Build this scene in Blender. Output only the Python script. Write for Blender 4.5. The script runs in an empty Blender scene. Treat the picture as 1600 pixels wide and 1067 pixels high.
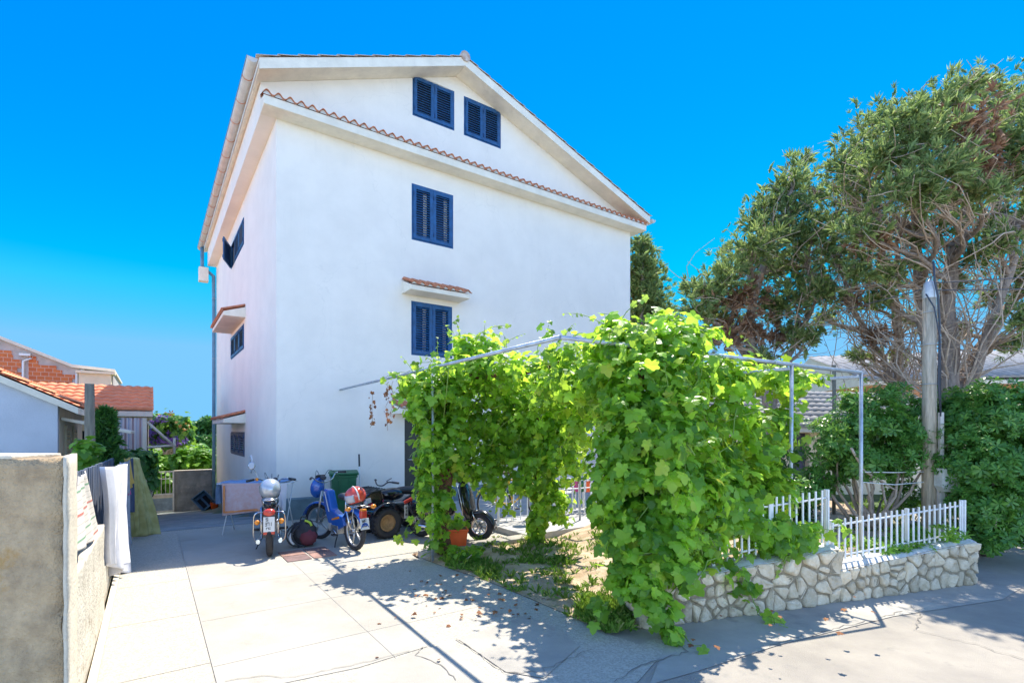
import bpy, bmesh, math, random
import numpy as np
from mathutils import Vector, Matrix
from mathutils.geometry import tessellate_polygon
R = math.radians
random.seed(7); RNG = np.random.default_rng(11)
S = bpy.context.scene
COL = S.collection

# ---------------------------------------------------------------- camera
cd = bpy.data.cameras.new('camera'); cam = bpy.data.objects.new('camera', cd); COL.objects.link(cam)
CAMZ = 1.75; FPX = 804.0; HOR = 673.0
cam.location = (0, 0, CAMZ); cam.rotation_euler = (R(90), 0, 0)
cd.sensor_width = 36; cd.lens = FPX / 1600 * 36; cd.shift_y = (HOR - 533.5) / 1600
cd.clip_end = 3000; cd.clip_start = .05
S.camera = cam

# ---------------------------------------------------------------- sky and sun
SUN = Vector((.2325, .469, 1)).normalized()
elev = math.asin(SUN.z); azi = math.atan2(SUN.x, SUN.y)
w = bpy.data.worlds.new('World'); S.world = w; w.use_nodes = True
nt = w.node_tree; bg = nt.nodes['Background']
sky = nt.nodes.new('ShaderNodeTexSky'); sky.sky_type = 'NISHITA'; sky.sun_disc = False
sky.sun_elevation = elev; sky.sun_rotation = azi
sky.air_density = 1.0; sky.dust_density = 0.0; sky.ozone_density = 3.2; sky.altitude = 4600
hs = nt.nodes.new('ShaderNodeHueSaturation'); hs.inputs['Saturation'].default_value = 1.40
hs.inputs['Hue'].default_value = .518; hs.inputs['Value'].default_value = .98
nt.links.new(sky.outputs[0], hs.inputs['Color']); cap = nt.nodes.new('ShaderNodeMix'); cap.data_type = 'RGBA'; cap.blend_type = 'DARKEN'; cap.inputs[0].default_value = 1; cap.inputs[7].default_value = (.34, .98, 1.70, 1)
nt.links.new(hs.outputs[0], cap.inputs[6]); wtc = nt.nodes.new('ShaderNodeTexCoord'); wsx = nt.nodes.new('ShaderNodeSeparateXYZ'); nt.links.new(wtc.outputs['Generated'], wsx.inputs[0])
wmr = nt.nodes.new('ShaderNodeMapRange'); wmr.inputs[1].default_value = -.25; wmr.inputs[2].default_value = .30; nt.links.new(wsx.outputs[1], wmr.inputs[0])
wmx = nt.nodes.new('ShaderNodeMix'); wmx.data_type = 'RGBA'; nt.links.new(wmr.outputs[0], wmx.inputs[0]); nt.links.new(sky.outputs[0], wmx.inputs[6]); nt.links.new(cap.outputs[2], wmx.inputs[7])
nt.links.new(wmx.outputs[2], bg.inputs[0])   # sky ahead deepened and capped; unseen sky behind left bright to fill shaded walls
bg.inputs[1].default_value = .15
sl = bpy.data.lights.new('sun', 'SUN'); sl.energy = 2.2; sl.angle = R(.5); sl.color = (1, .93, .82)
so = bpy.data.objects.new('sun', sl); COL.objects.link(so)
so.rotation_euler = SUN.to_track_quat('Z', 'Y').to_euler(); so.location = (10, 20, 40)
S.view_settings.view_transform = 'Standard'; S.view_settings.look = 'None'
S.view_settings.exposure = 2.05; S.view_settings.gamma = 1
S.cycles.max_bounces = 8; S.cycles.transparent_max_bounces = 8; S.cycles.use_denoising = True

# ---------------------------------------------------------------- photo measurement helpers (point at a real distance / height)
def P(px, py, Y): return Vector(((px - 800) / FPX * Y, Y, CAMZ + (HOR - py) / FPX * Y))
def G(px, py, z=0):
    Y = (CAMZ - z) * FPX / (py - HOR); return Vector(((px - 800) / FPX * Y, Y, z))
U = Vector((.8182, .575, 0)); V = Vector((-.575, .8182, 0)); CX = Vector((-4.57, 9.98, 0)); HROT = math.atan2(.575, .8182)
def hw(t, d, z=0):            # house frame: t along the front, d into the house
    return CX + U * t + V * d + Vector((0, 0, z))
def FT(px, py, out=0):        # on the front plane set out by `out`: (t, z)
    r = (px - 800) / FPX; B = CX - V * out
    t = (r * B.y - B.x) / (U.x - r * U.y); Y = B.y + U.y * t
    return t, CAMZ + (HOR - py) / FPX * Y
def LS(px, py, out=0):        # on the side plane: (s, z)
    r = (px - 800) / FPX; B = CX - U * out
    s = (r * B.y - B.x) / (V.x - r * V.y); Y = B.y + V.y * s
    return s, CAMZ + (HOR - py) / FPX * Y

# ---------------------------------------------------------------- materials
MATS = {}
def mat(name, col, rough=.8, var=0, scale=4, bump=0, bscale=40, metal=0, col2=None, spec=.5, detail=5, trans=0, coat=0, spots=None, stretch=None, island=0):
    m = bpy.data.materials.new(name); m.use_nodes = True; n = m.node_tree.nodes; L = m.node_tree.links
    b = n['Principled BSDF']; b.inputs['Roughness'].default_value = rough; b.inputs['Metallic'].default_value = metal
    b.inputs['Base Color'].default_value = (*col, 1); b.inputs['Specular IOR Level'].default_value = spec
    if coat: b.inputs['Coat Weight'].default_value = coat; b.inputs['Coat Roughness'].default_value = .05
    tc = n.new('ShaderNodeTexCoord'); src = tc.outputs['Object']
    if stretch:
        mp = n.new('ShaderNodeMapping'); mp.inputs['Scale'].default_value = stretch; L.new(src, mp.inputs[0]); src = mp.outputs[0]
    out = None
    if col2 is None and var: col2 = tuple(max(0, c * (1 - var)) for c in col); col = tuple(min(1, c * (1 + var * .5)) for c in col)
    if col2 is not None:
        tx = n.new('ShaderNodeTexNoise'); tx.inputs['Scale'].default_value = scale; tx.inputs['Detail'].default_value = detail; tx.inputs['Roughness'].default_value = .65
        L.new(src, tx.inputs['Vector'])
        rp = n.new('ShaderNodeValToRGB'); rp.color_ramp.elements[0].position = .36; rp.color_ramp.elements[1].position = .64
        rp.color_ramp.elements[0].color = (*col2, 1); rp.color_ramp.elements[1].color = (*col, 1)
        L.new(tx.outputs['Fac'], rp.inputs[0]); out = rp.outputs[0]
    if spots:      # (colour, scale, threshold, softness): stains with a shape of their own
        sc_, c_, lo, hi = spots
        t2 = n.new('ShaderNodeTexNoise'); t2.inputs['Scale'].default_value = sc_; t2.inputs['Detail'].default_value = 8; t2.inputs['Roughness'].default_value = .7
        L.new(src, t2.inputs['Vector']); r2 = n.new('ShaderNodeMapRange'); r2.inputs[1].default_value = lo; r2.inputs[2].default_value = hi
        L.new(t2.outputs['Fac'], r2.inputs[0]); mx = n.new('ShaderNodeMix'); mx.data_type = 'RGBA'
        L.new(r2.outputs[0], mx.inputs[0]); mx.inputs[7].default_value = (*c_, 1)
        if out: L.new(out, mx.inputs[6])
        else: mx.inputs[6].default_value = (*col, 1)
        out = mx.outputs[2]
    if island:
        g = n.new('ShaderNodeNewGeometry'); h = n.new('ShaderNodeHueSaturation')
        mr = n.new('ShaderNodeMapRange'); mr.inputs[3].default_value = 1 - island; mr.inputs[4].default_value = 1 + island
        L.new(g.outputs['Random Per Island'], mr.inputs[0]); L.new(mr.outputs[0], h.inputs['Value'])
        if out: L.new(out, h.inputs['Color'])
        else: h.inputs['Color'].default_value = (*col, 1)
        out = h.outputs[0]
    if out: L.new(out, b.inputs['Base Color'])
    if bump:
        tb = n.new('ShaderNodeTexNoise'); tb.inputs['Scale'].default_value = bscale; tb.inputs['Detail'].default_value = 6; L.new(src, tb.inputs['Vector'])
        bp = n.new('ShaderNodeBump'); bp.inputs['Strength'].default_value = min(1, bump); bp.inputs['Distance'].default_value = .02
        L.new(tb.outputs['Fac'], bp.inputs['Height']); L.new(bp.outputs[0], b.inputs['Normal'])
    if trans: b.inputs['Transmission Weight'].default_value = trans
    MATS[name] = m; return m
def leafmat(name, a, b_, tcol, tr=.45, rough=.45, scale=1.5, spec=.4, brown=None):
    m = bpy.data.materials.new(name); m.use_nodes = True; n = m.node_tree.nodes; L = m.node_tree.links
    b = n['Principled BSDF']; b.inputs['Roughness'].default_value = rough; b.inputs['Specular IOR Level'].default_value = spec
    g = n.new('ShaderNodeNewGeometry'); rp = n.new('ShaderNodeValToRGB'); rp.color_ramp.elements[0].color = (*a, 1); rp.color_ramp.elements[1].color = (*b_, 1)
    if brown:
        e = rp.color_ramp.elements.new(brown[0]); e.color = (*b_, 1); rp.color_ramp.elements[2].color = (*brown[1], 1)
    L.new(g.outputs['Random Per Island'], rp.inputs[0]); L.new(rp.outputs[0], b.inputs['Base Color'])
    t = n.new('ShaderNodeBsdfTranslucent'); mm = n.new('ShaderNodeMix'); mm.data_type = 'RGBA'; mm.blend_type = 'MULTIPLY'; mm.inputs[0].default_value = 0
    hv = n.new('ShaderNodeMapRange'); hv.inputs[3].default_value = .45; hv.inputs[4].default_value = 1.3
    L.new(g.outputs['Random Per Island'], hv.inputs[0]); h = n.new('ShaderNodeHueSaturation'); h.inputs['Color'].default_value = (*tcol, 1)
    L.new(hv.outputs[0], h.inputs['Value']); L.new(h.outputs[0], t.inputs[0])
    mx = n.new('ShaderNodeMixShader'); mx.inputs[0].default_value = tr
    L.new(b.outputs[0], mx.inputs[1]); L.new(t.outputs[0], mx.inputs[2]); L.new(mx.outputs[0], n['Material Output'].inputs[0])
    MATS[name] = m; return m

# ---------------------------------------------------------------- object helpers
def thing(name, label, cat, loc=(0, 0, 0), rz=0, group=None):
    o = bpy.data.objects.new(name, None); COL.objects.link(o); o.empty_display_size = .2
    o.location = loc; o.rotation_euler = (0, 0, rz); o['label'] = label; o['category'] = cat
    if group: o['group'] = group
    return o
def tag(o, label, cat, group=None, kind=None):
    o['label'] = label; o['category'] = cat
    if group: o['group'] = group
    if kind: o['kind'] = kind
    return o
def copy_tree(o, parent=None):
    c = o.copy(); COL.objects.link(c); c.parent = parent
    for ch in list(o.children): copy_tree(ch, c)
    return c
def rot(rx=0, ry=0, rz=0): return (Matrix.Rotation(rz, 4, 'Z') @ Matrix.Rotation(ry, 4, 'Y') @ Matrix.Rotation(rx, 4, 'X'))
class MB:
    def __init__(s): s.v = []; s.f = []; s.m = []; s.sm = []
    def add(s, vs, fs, mi=0, smooth=False, M=None):
        b = len(s.v)
        for p in vs:
            p = Vector(p)
            if M is not None: p = M @ p
            s.v.append(p)
        for f in fs: s.f.append([b + i for i in f]); s.m.append(mi); s.sm.append(smooth)
        return s
    def box(s, c, d, M=None, mi=0, taper=1):
        x, y, z = d[0] / 2, d[1] / 2, d[2] / 2; k = taper
        vs = [(-x, -y, -z), (x, -y, -z), (x, y, -z), (-x, y, -z), (-x * k, -y * k, z), (x * k, -y * k, z), (x * k, y * k, z), (-x * k, y * k, z)]
        T = Matrix.Translation(Vector(c)) @ (M if M is not None else Matrix())
        return s.add(vs, [(0, 3, 2, 1), (4, 5, 6, 7), (0, 1, 5, 4), (1, 2, 6, 5), (2, 3, 7, 6), (3, 0, 4, 7)], mi, False, T)
    def tube(s, pts, r, seg=8, mi=0, cap=True, closed=False):
        pts = [Vector(p) for p in pts]; n = len(pts); rr = r if isinstance(r, (list, tuple)) else [r] * n
        vs = []; prev = None
        for i, p in enumerate(pts):
            if closed: d = pts[(i + 1) % n] - pts[i - 1]
            else: d = pts[min(i + 1, n - 1)] - pts[max(i - 1, 0)]
            if d.length < 1e-9: d = Vector((0, 0, 1))
            d.normalize()
            if prev is None:
                a = Vector((0, 0, 1)) if abs(d.z) < .9 else Vector((1, 0, 0)); x = d.cross(a).normalized()
            else: x = (prev - d * prev.dot(d)); x = x.normalized() if x.length > 1e-6 else d.orthogonal().normalized()
            prev = x; y = d.cross(x)
            for k in range(seg):
                a = 2 * math.pi * k / seg; vs.append(p + (x * math.cos(a) + y * math.sin(a)) * rr[i])
        fs = []
        for i in range(n if closed else n - 1):
            j = (i + 1) % n
            for k in range(seg): fs.append((i * seg + k, i * seg + (k + 1) % seg, j * seg + (k + 1) % seg, j * seg + k))
        s.add(vs, fs, mi, True)
        if cap and not closed:
            s.add(vs[:seg], [tuple(range(seg))[::-1]], mi); s.add(vs[-seg:], [tuple(range(seg))], mi)
        return s
    def lathe(s, prof, seg=24, M=None, mi=0, smooth=True, arc=2 * math.pi):   # prof: (r, z)
        full = abs(arc - 2 * math.pi) < 1e-6; k_ = seg if full else seg + 1
        vs = [(r * math.cos(arc * k / seg), r * math.sin(arc * k / seg), z) for (r, z) in prof for k in range(k_)]
        fs = []
        for i in range(len(prof) - 1):
            for k in range(seg):
                k2 = (k + 1) % k_ if full else k + 1
                fs.append((i * k_ + k, i * k_ + k2, (i + 1) * k_ + k2, (i + 1) * k_ + k))
        return s.add(vs, fs, mi, smooth, M)
    def ell(s, c, r, M=None, mi=0, seg=20, rings=12, fn=None, z0=-1, z1=1):
        vs = []; fs = []
        a0 = math.asin(z0); a1 = math.asin(z1)
        for i in range(rings + 1):
            a = a0 + (a1 - a0) * i / rings
            for k in range(seg):
                b = 2 * math.pi * k / seg; d = Vector((math.cos(a) * math.cos(b), math.cos(a) * math.sin(b), math.sin(a)))
                q = fn(d) if fn else 1
                vs.append((d.x * r[0] * q, d.y * r[1] * q, d.z * r[2] * q))
        for i in range(rings):
            for k in range(seg): fs.append((i * seg + k, i * seg + (k + 1) % seg, (i + 1) * seg + (k + 1) % seg, (i + 1) * seg + k))
        T = Matrix.Translation(Vector(c)) @ (M if M is not None else Matrix())
        return s.add(vs, fs, mi, True, T)
    def prism(s, poly, h0, h1, fn=None, mi=0, smooth_side=False):      # poly 2D, extruded between h0 and h1; fn maps (a,b,h)->xyz
        fn = fn or (lambda a, b, h: (a, b, h)); n = len(poly)
        vs = [fn(a, b, h0) for a, b in poly] + [fn(a, b, h1) for a, b in poly]
        s.add(vs, [tuple(range(n))[::-1], tuple(range(n, 2 * n))], mi)
        return s.add(vs, [(i, (i + 1) % n, n + (i + 1) % n, n + i) for i in range(n)], mi, smooth_side)
    def grid(s, nu, nv, fn, mi=0, smooth=True):
        vs = [fn(i / nu, j / nv) for i in range(nu + 1) for j in range(nv + 1)]
        fs = [(i * (nv + 1) + j, (i + 1) * (nv + 1) + j, (i + 1) * (nv + 1) + j + 1, i * (nv + 1) + j + 1) for i in range(nu) for j in range(nv)]
        return s.add(vs, fs, mi, smooth)
    def build(s, name, mats, parent=None, bevel=0, solid=0, sub=0, weld=True):
        me = bpy.data.meshes.new(name); me.from_pydata([tuple(v) for v in s.v], [], s.f)
        if not isinstance(mats, (list, tuple)): mats = [mats]
        for m in mats: me.materials.append(MATS[m] if isinstance(m, str) else m)
        me.polygons.foreach_set('material_index', s.m); me.polygons.foreach_set('use_smooth', s.sm)
        bm = bmesh.new(); bm.from_mesh(me)
        if weld: bmesh.ops.remove_doubles(bm, verts=bm.verts, dist=1e-5)
        bmesh.ops.recalc_face_normals(bm, faces=bm.faces); bm.to_mesh(me); bm.free(); me.update()
        o = bpy.data.objects.new(name, me); COL.objects.link(o); o.parent = parent
        if solid: md = o.modifiers.new('solid', 'SOLIDIFY'); md.thickness = solid; md.offset = 0
        if bevel: md = o.modifiers.new('bevel', 'BEVEL'); md.width = bevel; md.segments = 2; md.limit_method = 'ANGLE'; md.angle_limit = R(40)
        if sub: md = o.modifiers.new('sub', 'SUBSURF'); md.levels = sub; md.render_levels = sub
        return o
def scatter(name, tv, tf, pos, mats3, m, parent=None, smooth=False):
    """many copies of one small face cluster (leaves of one plant) as one mesh"""
    tv = np.array(tv, float); N = len(pos); k = len(tv)
    vs = np.einsum('nij,kj->nki', mats3, tv) + pos[:, None, :]
    me = bpy.data.meshes.new(name); me.vertices.add(N * k); me.vertices.foreach_set('co', vs.reshape(-1).astype(np.float32))
    lens = np.array([len(f) for f in tf]); flat = np.concatenate([np.array(f) for f in tf])
    nl = len(flat); loops = (flat[None, :] + (np.arange(N) * k)[:, None]).reshape(-1)
    me.loops.add(N * nl); me.loops.foreach_set('vertex_index', loops.astype(np.int32))
    nf = len(tf); me.polygons.add(N * nf)
    ls = np.concatenate([[0], np.cumsum(lens)[:-1]]); starts = (ls[None, :] + (np.arange(N) * nl)[:, None]).reshape(-1)
    me.polygons.foreach_set('loop_start', starts.astype(np.int32))
    me.polygons.foreach_set('use_smooth', np.full(N * nf, smooth))
    me.update(calc_edges=True); me.validate()
    me.materials.append(MATS[m]); o = bpy.data.objects.new(name, me); COL.objects.link(o); o.parent = parent
    return o
def frames(nrm, up_jit=1.0, tip=None):
    """orthonormal frames: z = leaf normal, y = leaf tip direction (drooping by default)"""
    N = len(nrm); z = nrm / np.linalg.norm(nrm, axis=1, keepdims=True)
    t = (np.array([0, 0, -1.0])[None, :] if tip is None else tip) + RNG.normal(size=(N, 3)) * up_jit
    y = t - (t * z).sum(1, keepdims=True) * z; y /= np.linalg.norm(y, axis=1, keepdims=True) + 1e-9
    x = np.cross(y, z); return np.stack([x, y, z], axis=2)
def struct(name, mb, m, label=None, **k):
    o = mb.build(name, m, **k); o['kind'] = 'structure'
    if label: o['label'] = label
    return o
# ================================================================ materials for the house
mat('plaster', (.90, .84, .75), .92, .05, 1.2, .35, 90, spots=(1.1, (.84, .79, .72), .56, .8))
mat('plaster_trim', (.86, .80, .67), .9, .10, 2.5, .35, 60)
mat('plinth_grey', (.17, .24, .26), .8, .2, 3, .4, 50)
mat('terracotta', (.66, .25, .12), .85, 0, 9, .4, 60, col2=(.48, .16, .08))
mat('tile_pale', (.62, .55, .48), .9, 0, 8, .5, 60, col2=(.45, .30, .22))
mat('mortar', (.66, .65, .60), .95, .15, 12, .6, 60)
mat('blue_paint', (.009, .085, .235), .42, .3, 9, .15, 60, spots=(14, (.10, .20, .34), .62, .75))
mat('blue_dark', (.010, .05, .16), .5)
mat('zinc', (.55, .55, .53), .4, .15, 6, .1, 30, metal=.5)
mat('gutter_pale', (.62, .56, .50), .5, .12, 5, .1, 30, metal=.15)
mat('pipe_blue', (.12, .25, .36), .5, .2, 4)
mat('dark_inside', (.015, .015, .018), .9)  # near-black that paints in the darkness inside openings
mat('curtain', (.7, .68, .62), .9)
mat('glass', (.03, .04, .05), .08, spec=.8)
mat('white_paint', (.78, .78, .76), .45, .06, 6)
mat('dark_wood', (.035, .04, .035), .5, .3, 6)

def streaks(m):      # rain streaks and hairline marks in the render
    n = m.node_tree.nodes; L = m.node_tree.links; b = n['Principled BSDF']; src = b.inputs['Base Color'].links[0].from_socket
    tc = n.new('ShaderNodeTexCoord'); mp = n.new('ShaderNodeMapping'); mp.inputs['Scale'].default_value = (5, 5, .28); L.new(tc.outputs['Object'], mp.inputs[0])
    t = n.new('ShaderNodeTexNoise'); t.inputs['Scale'].default_value = 1.6; t.inputs['Detail'].default_value = 9; t.inputs['Roughness'].default_value = .7; L.new(mp.outputs[0], t.inputs['Vector'])
    r = n.new('ShaderNodeMapRange'); r.inputs[1].default_value = .56; r.inputs[2].default_value = .80; r.inputs[4].default_value = .17; L.new(t.outputs['Fac'], r.inputs[0])
    x = n.new('ShaderNodeMix'); x.data_type = 'RGBA'; x.inputs[7].default_value = (.50, .49, .46, 1); L.new(r.outputs[0], x.inputs[0]); L.new(src, x.inputs[6])
    v = n.new('ShaderNodeTexVoronoi'); v.feature = 'DISTANCE_TO_EDGE'; v.inputs['Scale'].default_value = .33; ns = n.new('ShaderNodeTexNoise'); ns.inputs['Scale'].default_value = 2.5; ns.inputs['Detail'].default_value = 6
    L.new(tc.outputs['Object'], ns.inputs['Vector']); ad = n.new('ShaderNodeMix'); ad.data_type = 'RGBA'; ad.blend_type = 'ADD'; ad.inputs[0].default_value = .6; L.new(tc.outputs['Object'], ad.inputs[6]); L.new(ns.outputs['Color'], ad.inputs[7]); L.new(ad.outputs[2], v.inputs['Vector'])
    c = n.new('ShaderNodeMapRange'); c.inputs[1].default_value = .0; c.inputs[2].default_value = .0035; c.inputs[3].default_value = .10; c.inputs[4].default_value = 0; L.new(v.outputs['Distance'], c.inputs[0])
    y = n.new('ShaderNodeMix'); y.data_type = 'RGBA'; y.inputs[7].default_value = (.35, .34, .32, 1); L.new(c.outputs[0], y.inputs[0]); L.new(x.outputs[2], y.inputs[6]); L.new(y.outputs[2], b.inputs['Base Color'])
streaks(MATS['plaster']); streaks(MATS['plaster_trim'])
house = thing('white_house', 'tall white rendered house with blue shutters, a gable roof and a tiled cornice', 'house', CX, HROT)
W_, D_ = 10.0, 11.1
Z0 = .0; ZS = 7.8; GL = -.28; GR = 10.28
def groundfall(d): return -1.15 * max(0, d) / 11.1
ridge_t = 3.95; zl, zr_, zrid = 8.36, 8.02, 10.17     # underside of the verge at left eave, right eave, ridge
def under(t): return zl + (zrid - zl) * (t + .37) / (ridge_t + .37) if t < ridge_t else zrid + (zr_ - zrid) * (t - ridge_t) / (10.38 - ridge_t)
def wall_holes(mb, x0, x1, bot, top, holes, fn, rev, xs=()):
    """flat wall with openings, cut into upright strips; fn maps (a, b, depth)"""
    br = sorted(set([x0, x1] + list(xs) + [h[0] for h in holes] + [h[2] for h in holes]))
    for xa, xb in zip(br, br[1:]):
        hs_ = sorted([h for h in holes if h[0] < xb - 1e-6 and h[2] > xa + 1e-6], key=lambda h: h[1])
        lo = (bot(xa), bot(xb))
        for h in hs_ + [None]:
            hi = (h[1], h[1]) if h else (top(xa + 1e-5), top(xb - 1e-5))
            mb.add([fn(xa, lo[0], 0), fn(xb, lo[1], 0), fn(xb, hi[1], 0), fn(xa, hi[0], 0)], [(0, 1, 2, 3)])
            if h: lo = (h[3], h[3])
    for h in holes:
        l = [(h[0], h[1]), (h[2], h[1]), (h[2], h[3]), (h[0], h[3])]
        vs = [fn(a, b, 0) for a, b in l] + [fn(a, b, rev) for a, b in l]
        mb.add(vs, [(i, (i + 1) % 4, 4 + (i + 1) % 4, 4 + i) for i in range(4)])
def rect(a0, b0, a1, b1): return [(a0, b0), (a1, b0), (a1, b1), (a0, b1)]
FW = [(2.84, 8.87, 3.91, 9.81), (4.17, 8.86, 5.24, 9.80), (2.82, 6.06, 3.88, 7.33), (2.81, 3.46, 3.85, 4.68)]
DOOR = (2.65, .12, 3.62, 2.03)
LW = [(4.2, 6.62, 6.85, 7.34), (4.2, 3.89, 6.85, 4.56), (4.1, 1.07, 6.85, 1.72)]
RWIN = [(6.9, .95, 8.3, 2.0), (6.6, 3.46, 7.6, 4.68)]
mb = MB()
f_front = lambda a, b, d: (a, d, b)
wall_holes(mb, 0, W_, lambda a: -1.5, lambda a: ZS, FW[2:] + [DOOR, RWIN[0]], f_front, .14)
wall_holes(mb, GL, GR, lambda a: ZS, under, FW[:2], f_front, .14, (ridge_t,))
f_side = lambda a, b, d: (d, a, b)
wall_holes(mb, 0, D_, lambda a: -1.6, lambda a: ZS, LW, f_side, .14)
mb.add([(W_, 0, -1.6), (W_, D_, -1.6), (W_, D_, ZS), (W_, 0, ZS)], [(0, 1, 2, 3)])
mb.add([(0, D_, -1.6), (W_, D_, -1.6), (W_, D_, 8), (ridge_t, D_, zrid), (0, D_, 8)], [(0, 1, 2, 3, 4)])
for x0, x1, zz in ((GL, 0, under(GL)), (W_, GR, under(GR))):           # side cornice blocks carrying the eaves
    mb.add([(x0, 0, ZS), (x1, 0, ZS), (x1, D_, ZS), (x0, D_, ZS)], [(0, 1, 2, 3)])
    xo = x0 if x0 < 0 else x1
    mb.add([(xo, 0, ZS), (xo, D_, ZS), (xo, D_, zz), (xo, 0, zz)], [(0, 1, 2, 3)])
mb.build('wall', 'plaster', house)
# front cornice: slab plus side returns, soffit 7.8, tiles on it
mb = MB()
mb.prism([(-.355, 7.797), (0.02, 7.797), (0.02, 8.09), (-.355, 7.955)], GL - .003, GR + .003, lambda a, b, h: (h, a, b))
mb.prism([(-.385, 7.80), (-.358, 7.80), (-.358, 7.965), (-.385, 7.965)], GL - .01, GR + .01, lambda a, b, h: (h, a, b))
mb.build('cornice', 'plaster_trim', house, bevel=.008)
def tile_strip(t0, t1, n0, z0, n1, z1, period, amp, fn, thick=.018):
    """one course of interlocking barrel tiles as an undulating shell, plus mortar filling under the arches"""
    k = int((t1 - t0) / period * 12); sh = MB(); mo = MB()
    def wv(t):
        ph = ((t - t0) / period) % 1
        return amp * (math.sin(math.pi * ph / .62) if ph < .62 else -.35 * math.sin(math.pi * (ph - .62) / .38))
    for a in range(k):
        ta = t0 + (t1 - t0) * a / k; tb = t0 + (t1 - t0) * (a + 1) / k; za, zb = wv(ta), wv(tb)
        vs = []
        for (t, zz) in ((ta, za), (tb, zb)):
            for (n, zc) in ((n0, z0), (n1, z1)):
                vs += [fn(t, n, zc + zz), fn(t, n, zc + zz - thick)]
        sh.add(vs, [(0, 2, 6, 4), (1, 5, 7, 3), (0, 4, 5, 1)], 0, True)
        mm = .03; vs = [fn(ta, n0 - mm, z0 - amp * .55), fn(tb, n0 - mm, z0 - amp * .55), fn(tb, n0 - mm, z0 + zb - thick - .002), fn(ta, n0 - mm, z0 + za - thick - .002)]
        mo.add(vs, [(0, 1, 2, 3)])
    return sh, mo
sh, mo = tile_strip(GL - .02, GR + .06, .43, 8.0, -.02, 8.14, .203, .058, lambda t, n, z: (t, -n, z))
sh.build('tile_course', 'terracotta', house); mo.build('tile_mortar', 'mortar', house)
# roof: two pitched slabs with white verge fascia and a skin of wavy tiles
rf = MB(); OV = .45; L0, L1 = -OV, D_ + .3
def slab(t0, z0, t1, z1, h=.20):
    rf.add([(t0, L0, z0), (t1, L0, z1), (t1, L0, z1 + h), (t0, L0, z0 + h), (t0, L1, z0), (t1, L1, z1), (t1, L1, z1 + h), (t0, L1, z0 + h)],
           [(0, 1, 2, 3), (4, 7, 6, 5), (0, 4, 5, 1), (3, 2, 6, 7), (0, 3, 7, 4), (1, 5, 6, 2)])
slab(-.37, zl + .003, ridge_t, zrid + .003); slab(ridge_t, zrid + .003, 10.38, zr_ + .003)
rf.build('roof', 'plaster_trim', house)
roof_o = [o for o in house.children if o.name.startswith('roof')][0]
tl = MB()
for (ta, za, tb, zb) in ((-.42, zl + .205, ridge_t, zrid + .213), (10.45, zr_ + .205, ridge_t, zrid + .213)):
    rows = int(abs(tb - ta) / .34); nw = int((L1 - L0) / .22)
    for r_ in range(rows):
        a0 = r_ / rows; a1 = (r_ + 1.12) / rows
        def fn(u, v):
            y = L0 - .02 + (L1 - L0 + .02) * v; k = a0 + (a1 - a0) * u
            return (ta + (tb - ta) * min(k, 1.01), y, za + (zb - za) * min(k, 1.01) + .035 - .03 * u + .022 * math.sin((y - L0) / .22 * 2 * math.pi))
        tl.grid(1, nw * 6, fn)
tl.build('tile', 'tile_pale', roof_o, solid=.012)
rg = MB()
for i in range(32):
    y0 = L0 - .03 + i * .37; rg.lathe([(.115, 0), (.10, .40)], 10, Matrix.Translation((ridge_t, y0, zrid + .20)) @ rot(-R(90)) , arc=math.pi) if 0 else rg.tube([(ridge_t, y0, zrid + .215), (ridge_t, y0 + .40, zrid + .20)], [.12, .10], 10)
rg.build('ridge_tile', 'tile_pale', roof_o)
# gutters
for side, (t, zz) in enumerate(((-.49, zl + .135), (10.50, zr_ + .13))):
    g = MB(); n = 30; pr = [( .085 * math.cos(a), .085 * math.sin(a)) for a in [R(180) + R(180) * i / 8 for i in range(9)]]
    ys = (-OV - .04, L1)
    for i in range(8):
        (a0, b0), (a1, b1) = pr[i], pr[i + 1]
        g.add([(t + a0, ys[0], zz + b0), (t + a1, ys[0], zz + b1), (t + a1, ys[1], zz + b1), (t + a0, ys[1], zz + b0)], [(0, 1, 2, 3)], 0, True)
    g.add([(t + a, ys[0], zz + b) for a, b in pr], [tuple(range(9))])
    go = g.build('gutter', 'gutter_pale', house, solid=.006)
    for k in range(14):
        y = .1 + k * .85; s = MB()
        s.tube([(t + a * 1.06, y, zz + b * 1.06) for a, b in pr], .009, 5); s.build('bracket', 'terracotta', go)
    r2 = MB(); r2.tube([(t - .088, ys[0], zz + .004), (t - .088, ys[1], zz + .004)], .01, 6); r2.build('rim', 'pipe_blue', go)
dp = MB(); y = D_ - .12
dp.tube([(-.46, y, zl + .08), (-.46, y, 7.72), (-.10, y, 7.42), (-.09, y, 6.2), (-.09, y, 3), (-.09, y, -1.05)], .06, 10)
dpo = dp.build('downpipe', 'pipe_blue', house)
hb = MB(); hb.box((-.42, y, 7.42), (.30, .3, .5), taper=1.0); hb.build('hopper', 'plaster_trim', dpo, bevel=.01)
y = D_ - .12
for z in (.3, 2.2, 4.4, 6.6):
    cl = MB(); cl.tube([(-.09 + .066 * math.cos(a), y + .066 * math.sin(a), z) for a in [i * math.pi / 6 for i in range(12)]], .008, 5, closed=True)
    cl.build('clamp', 'zinc', dpo)
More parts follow.
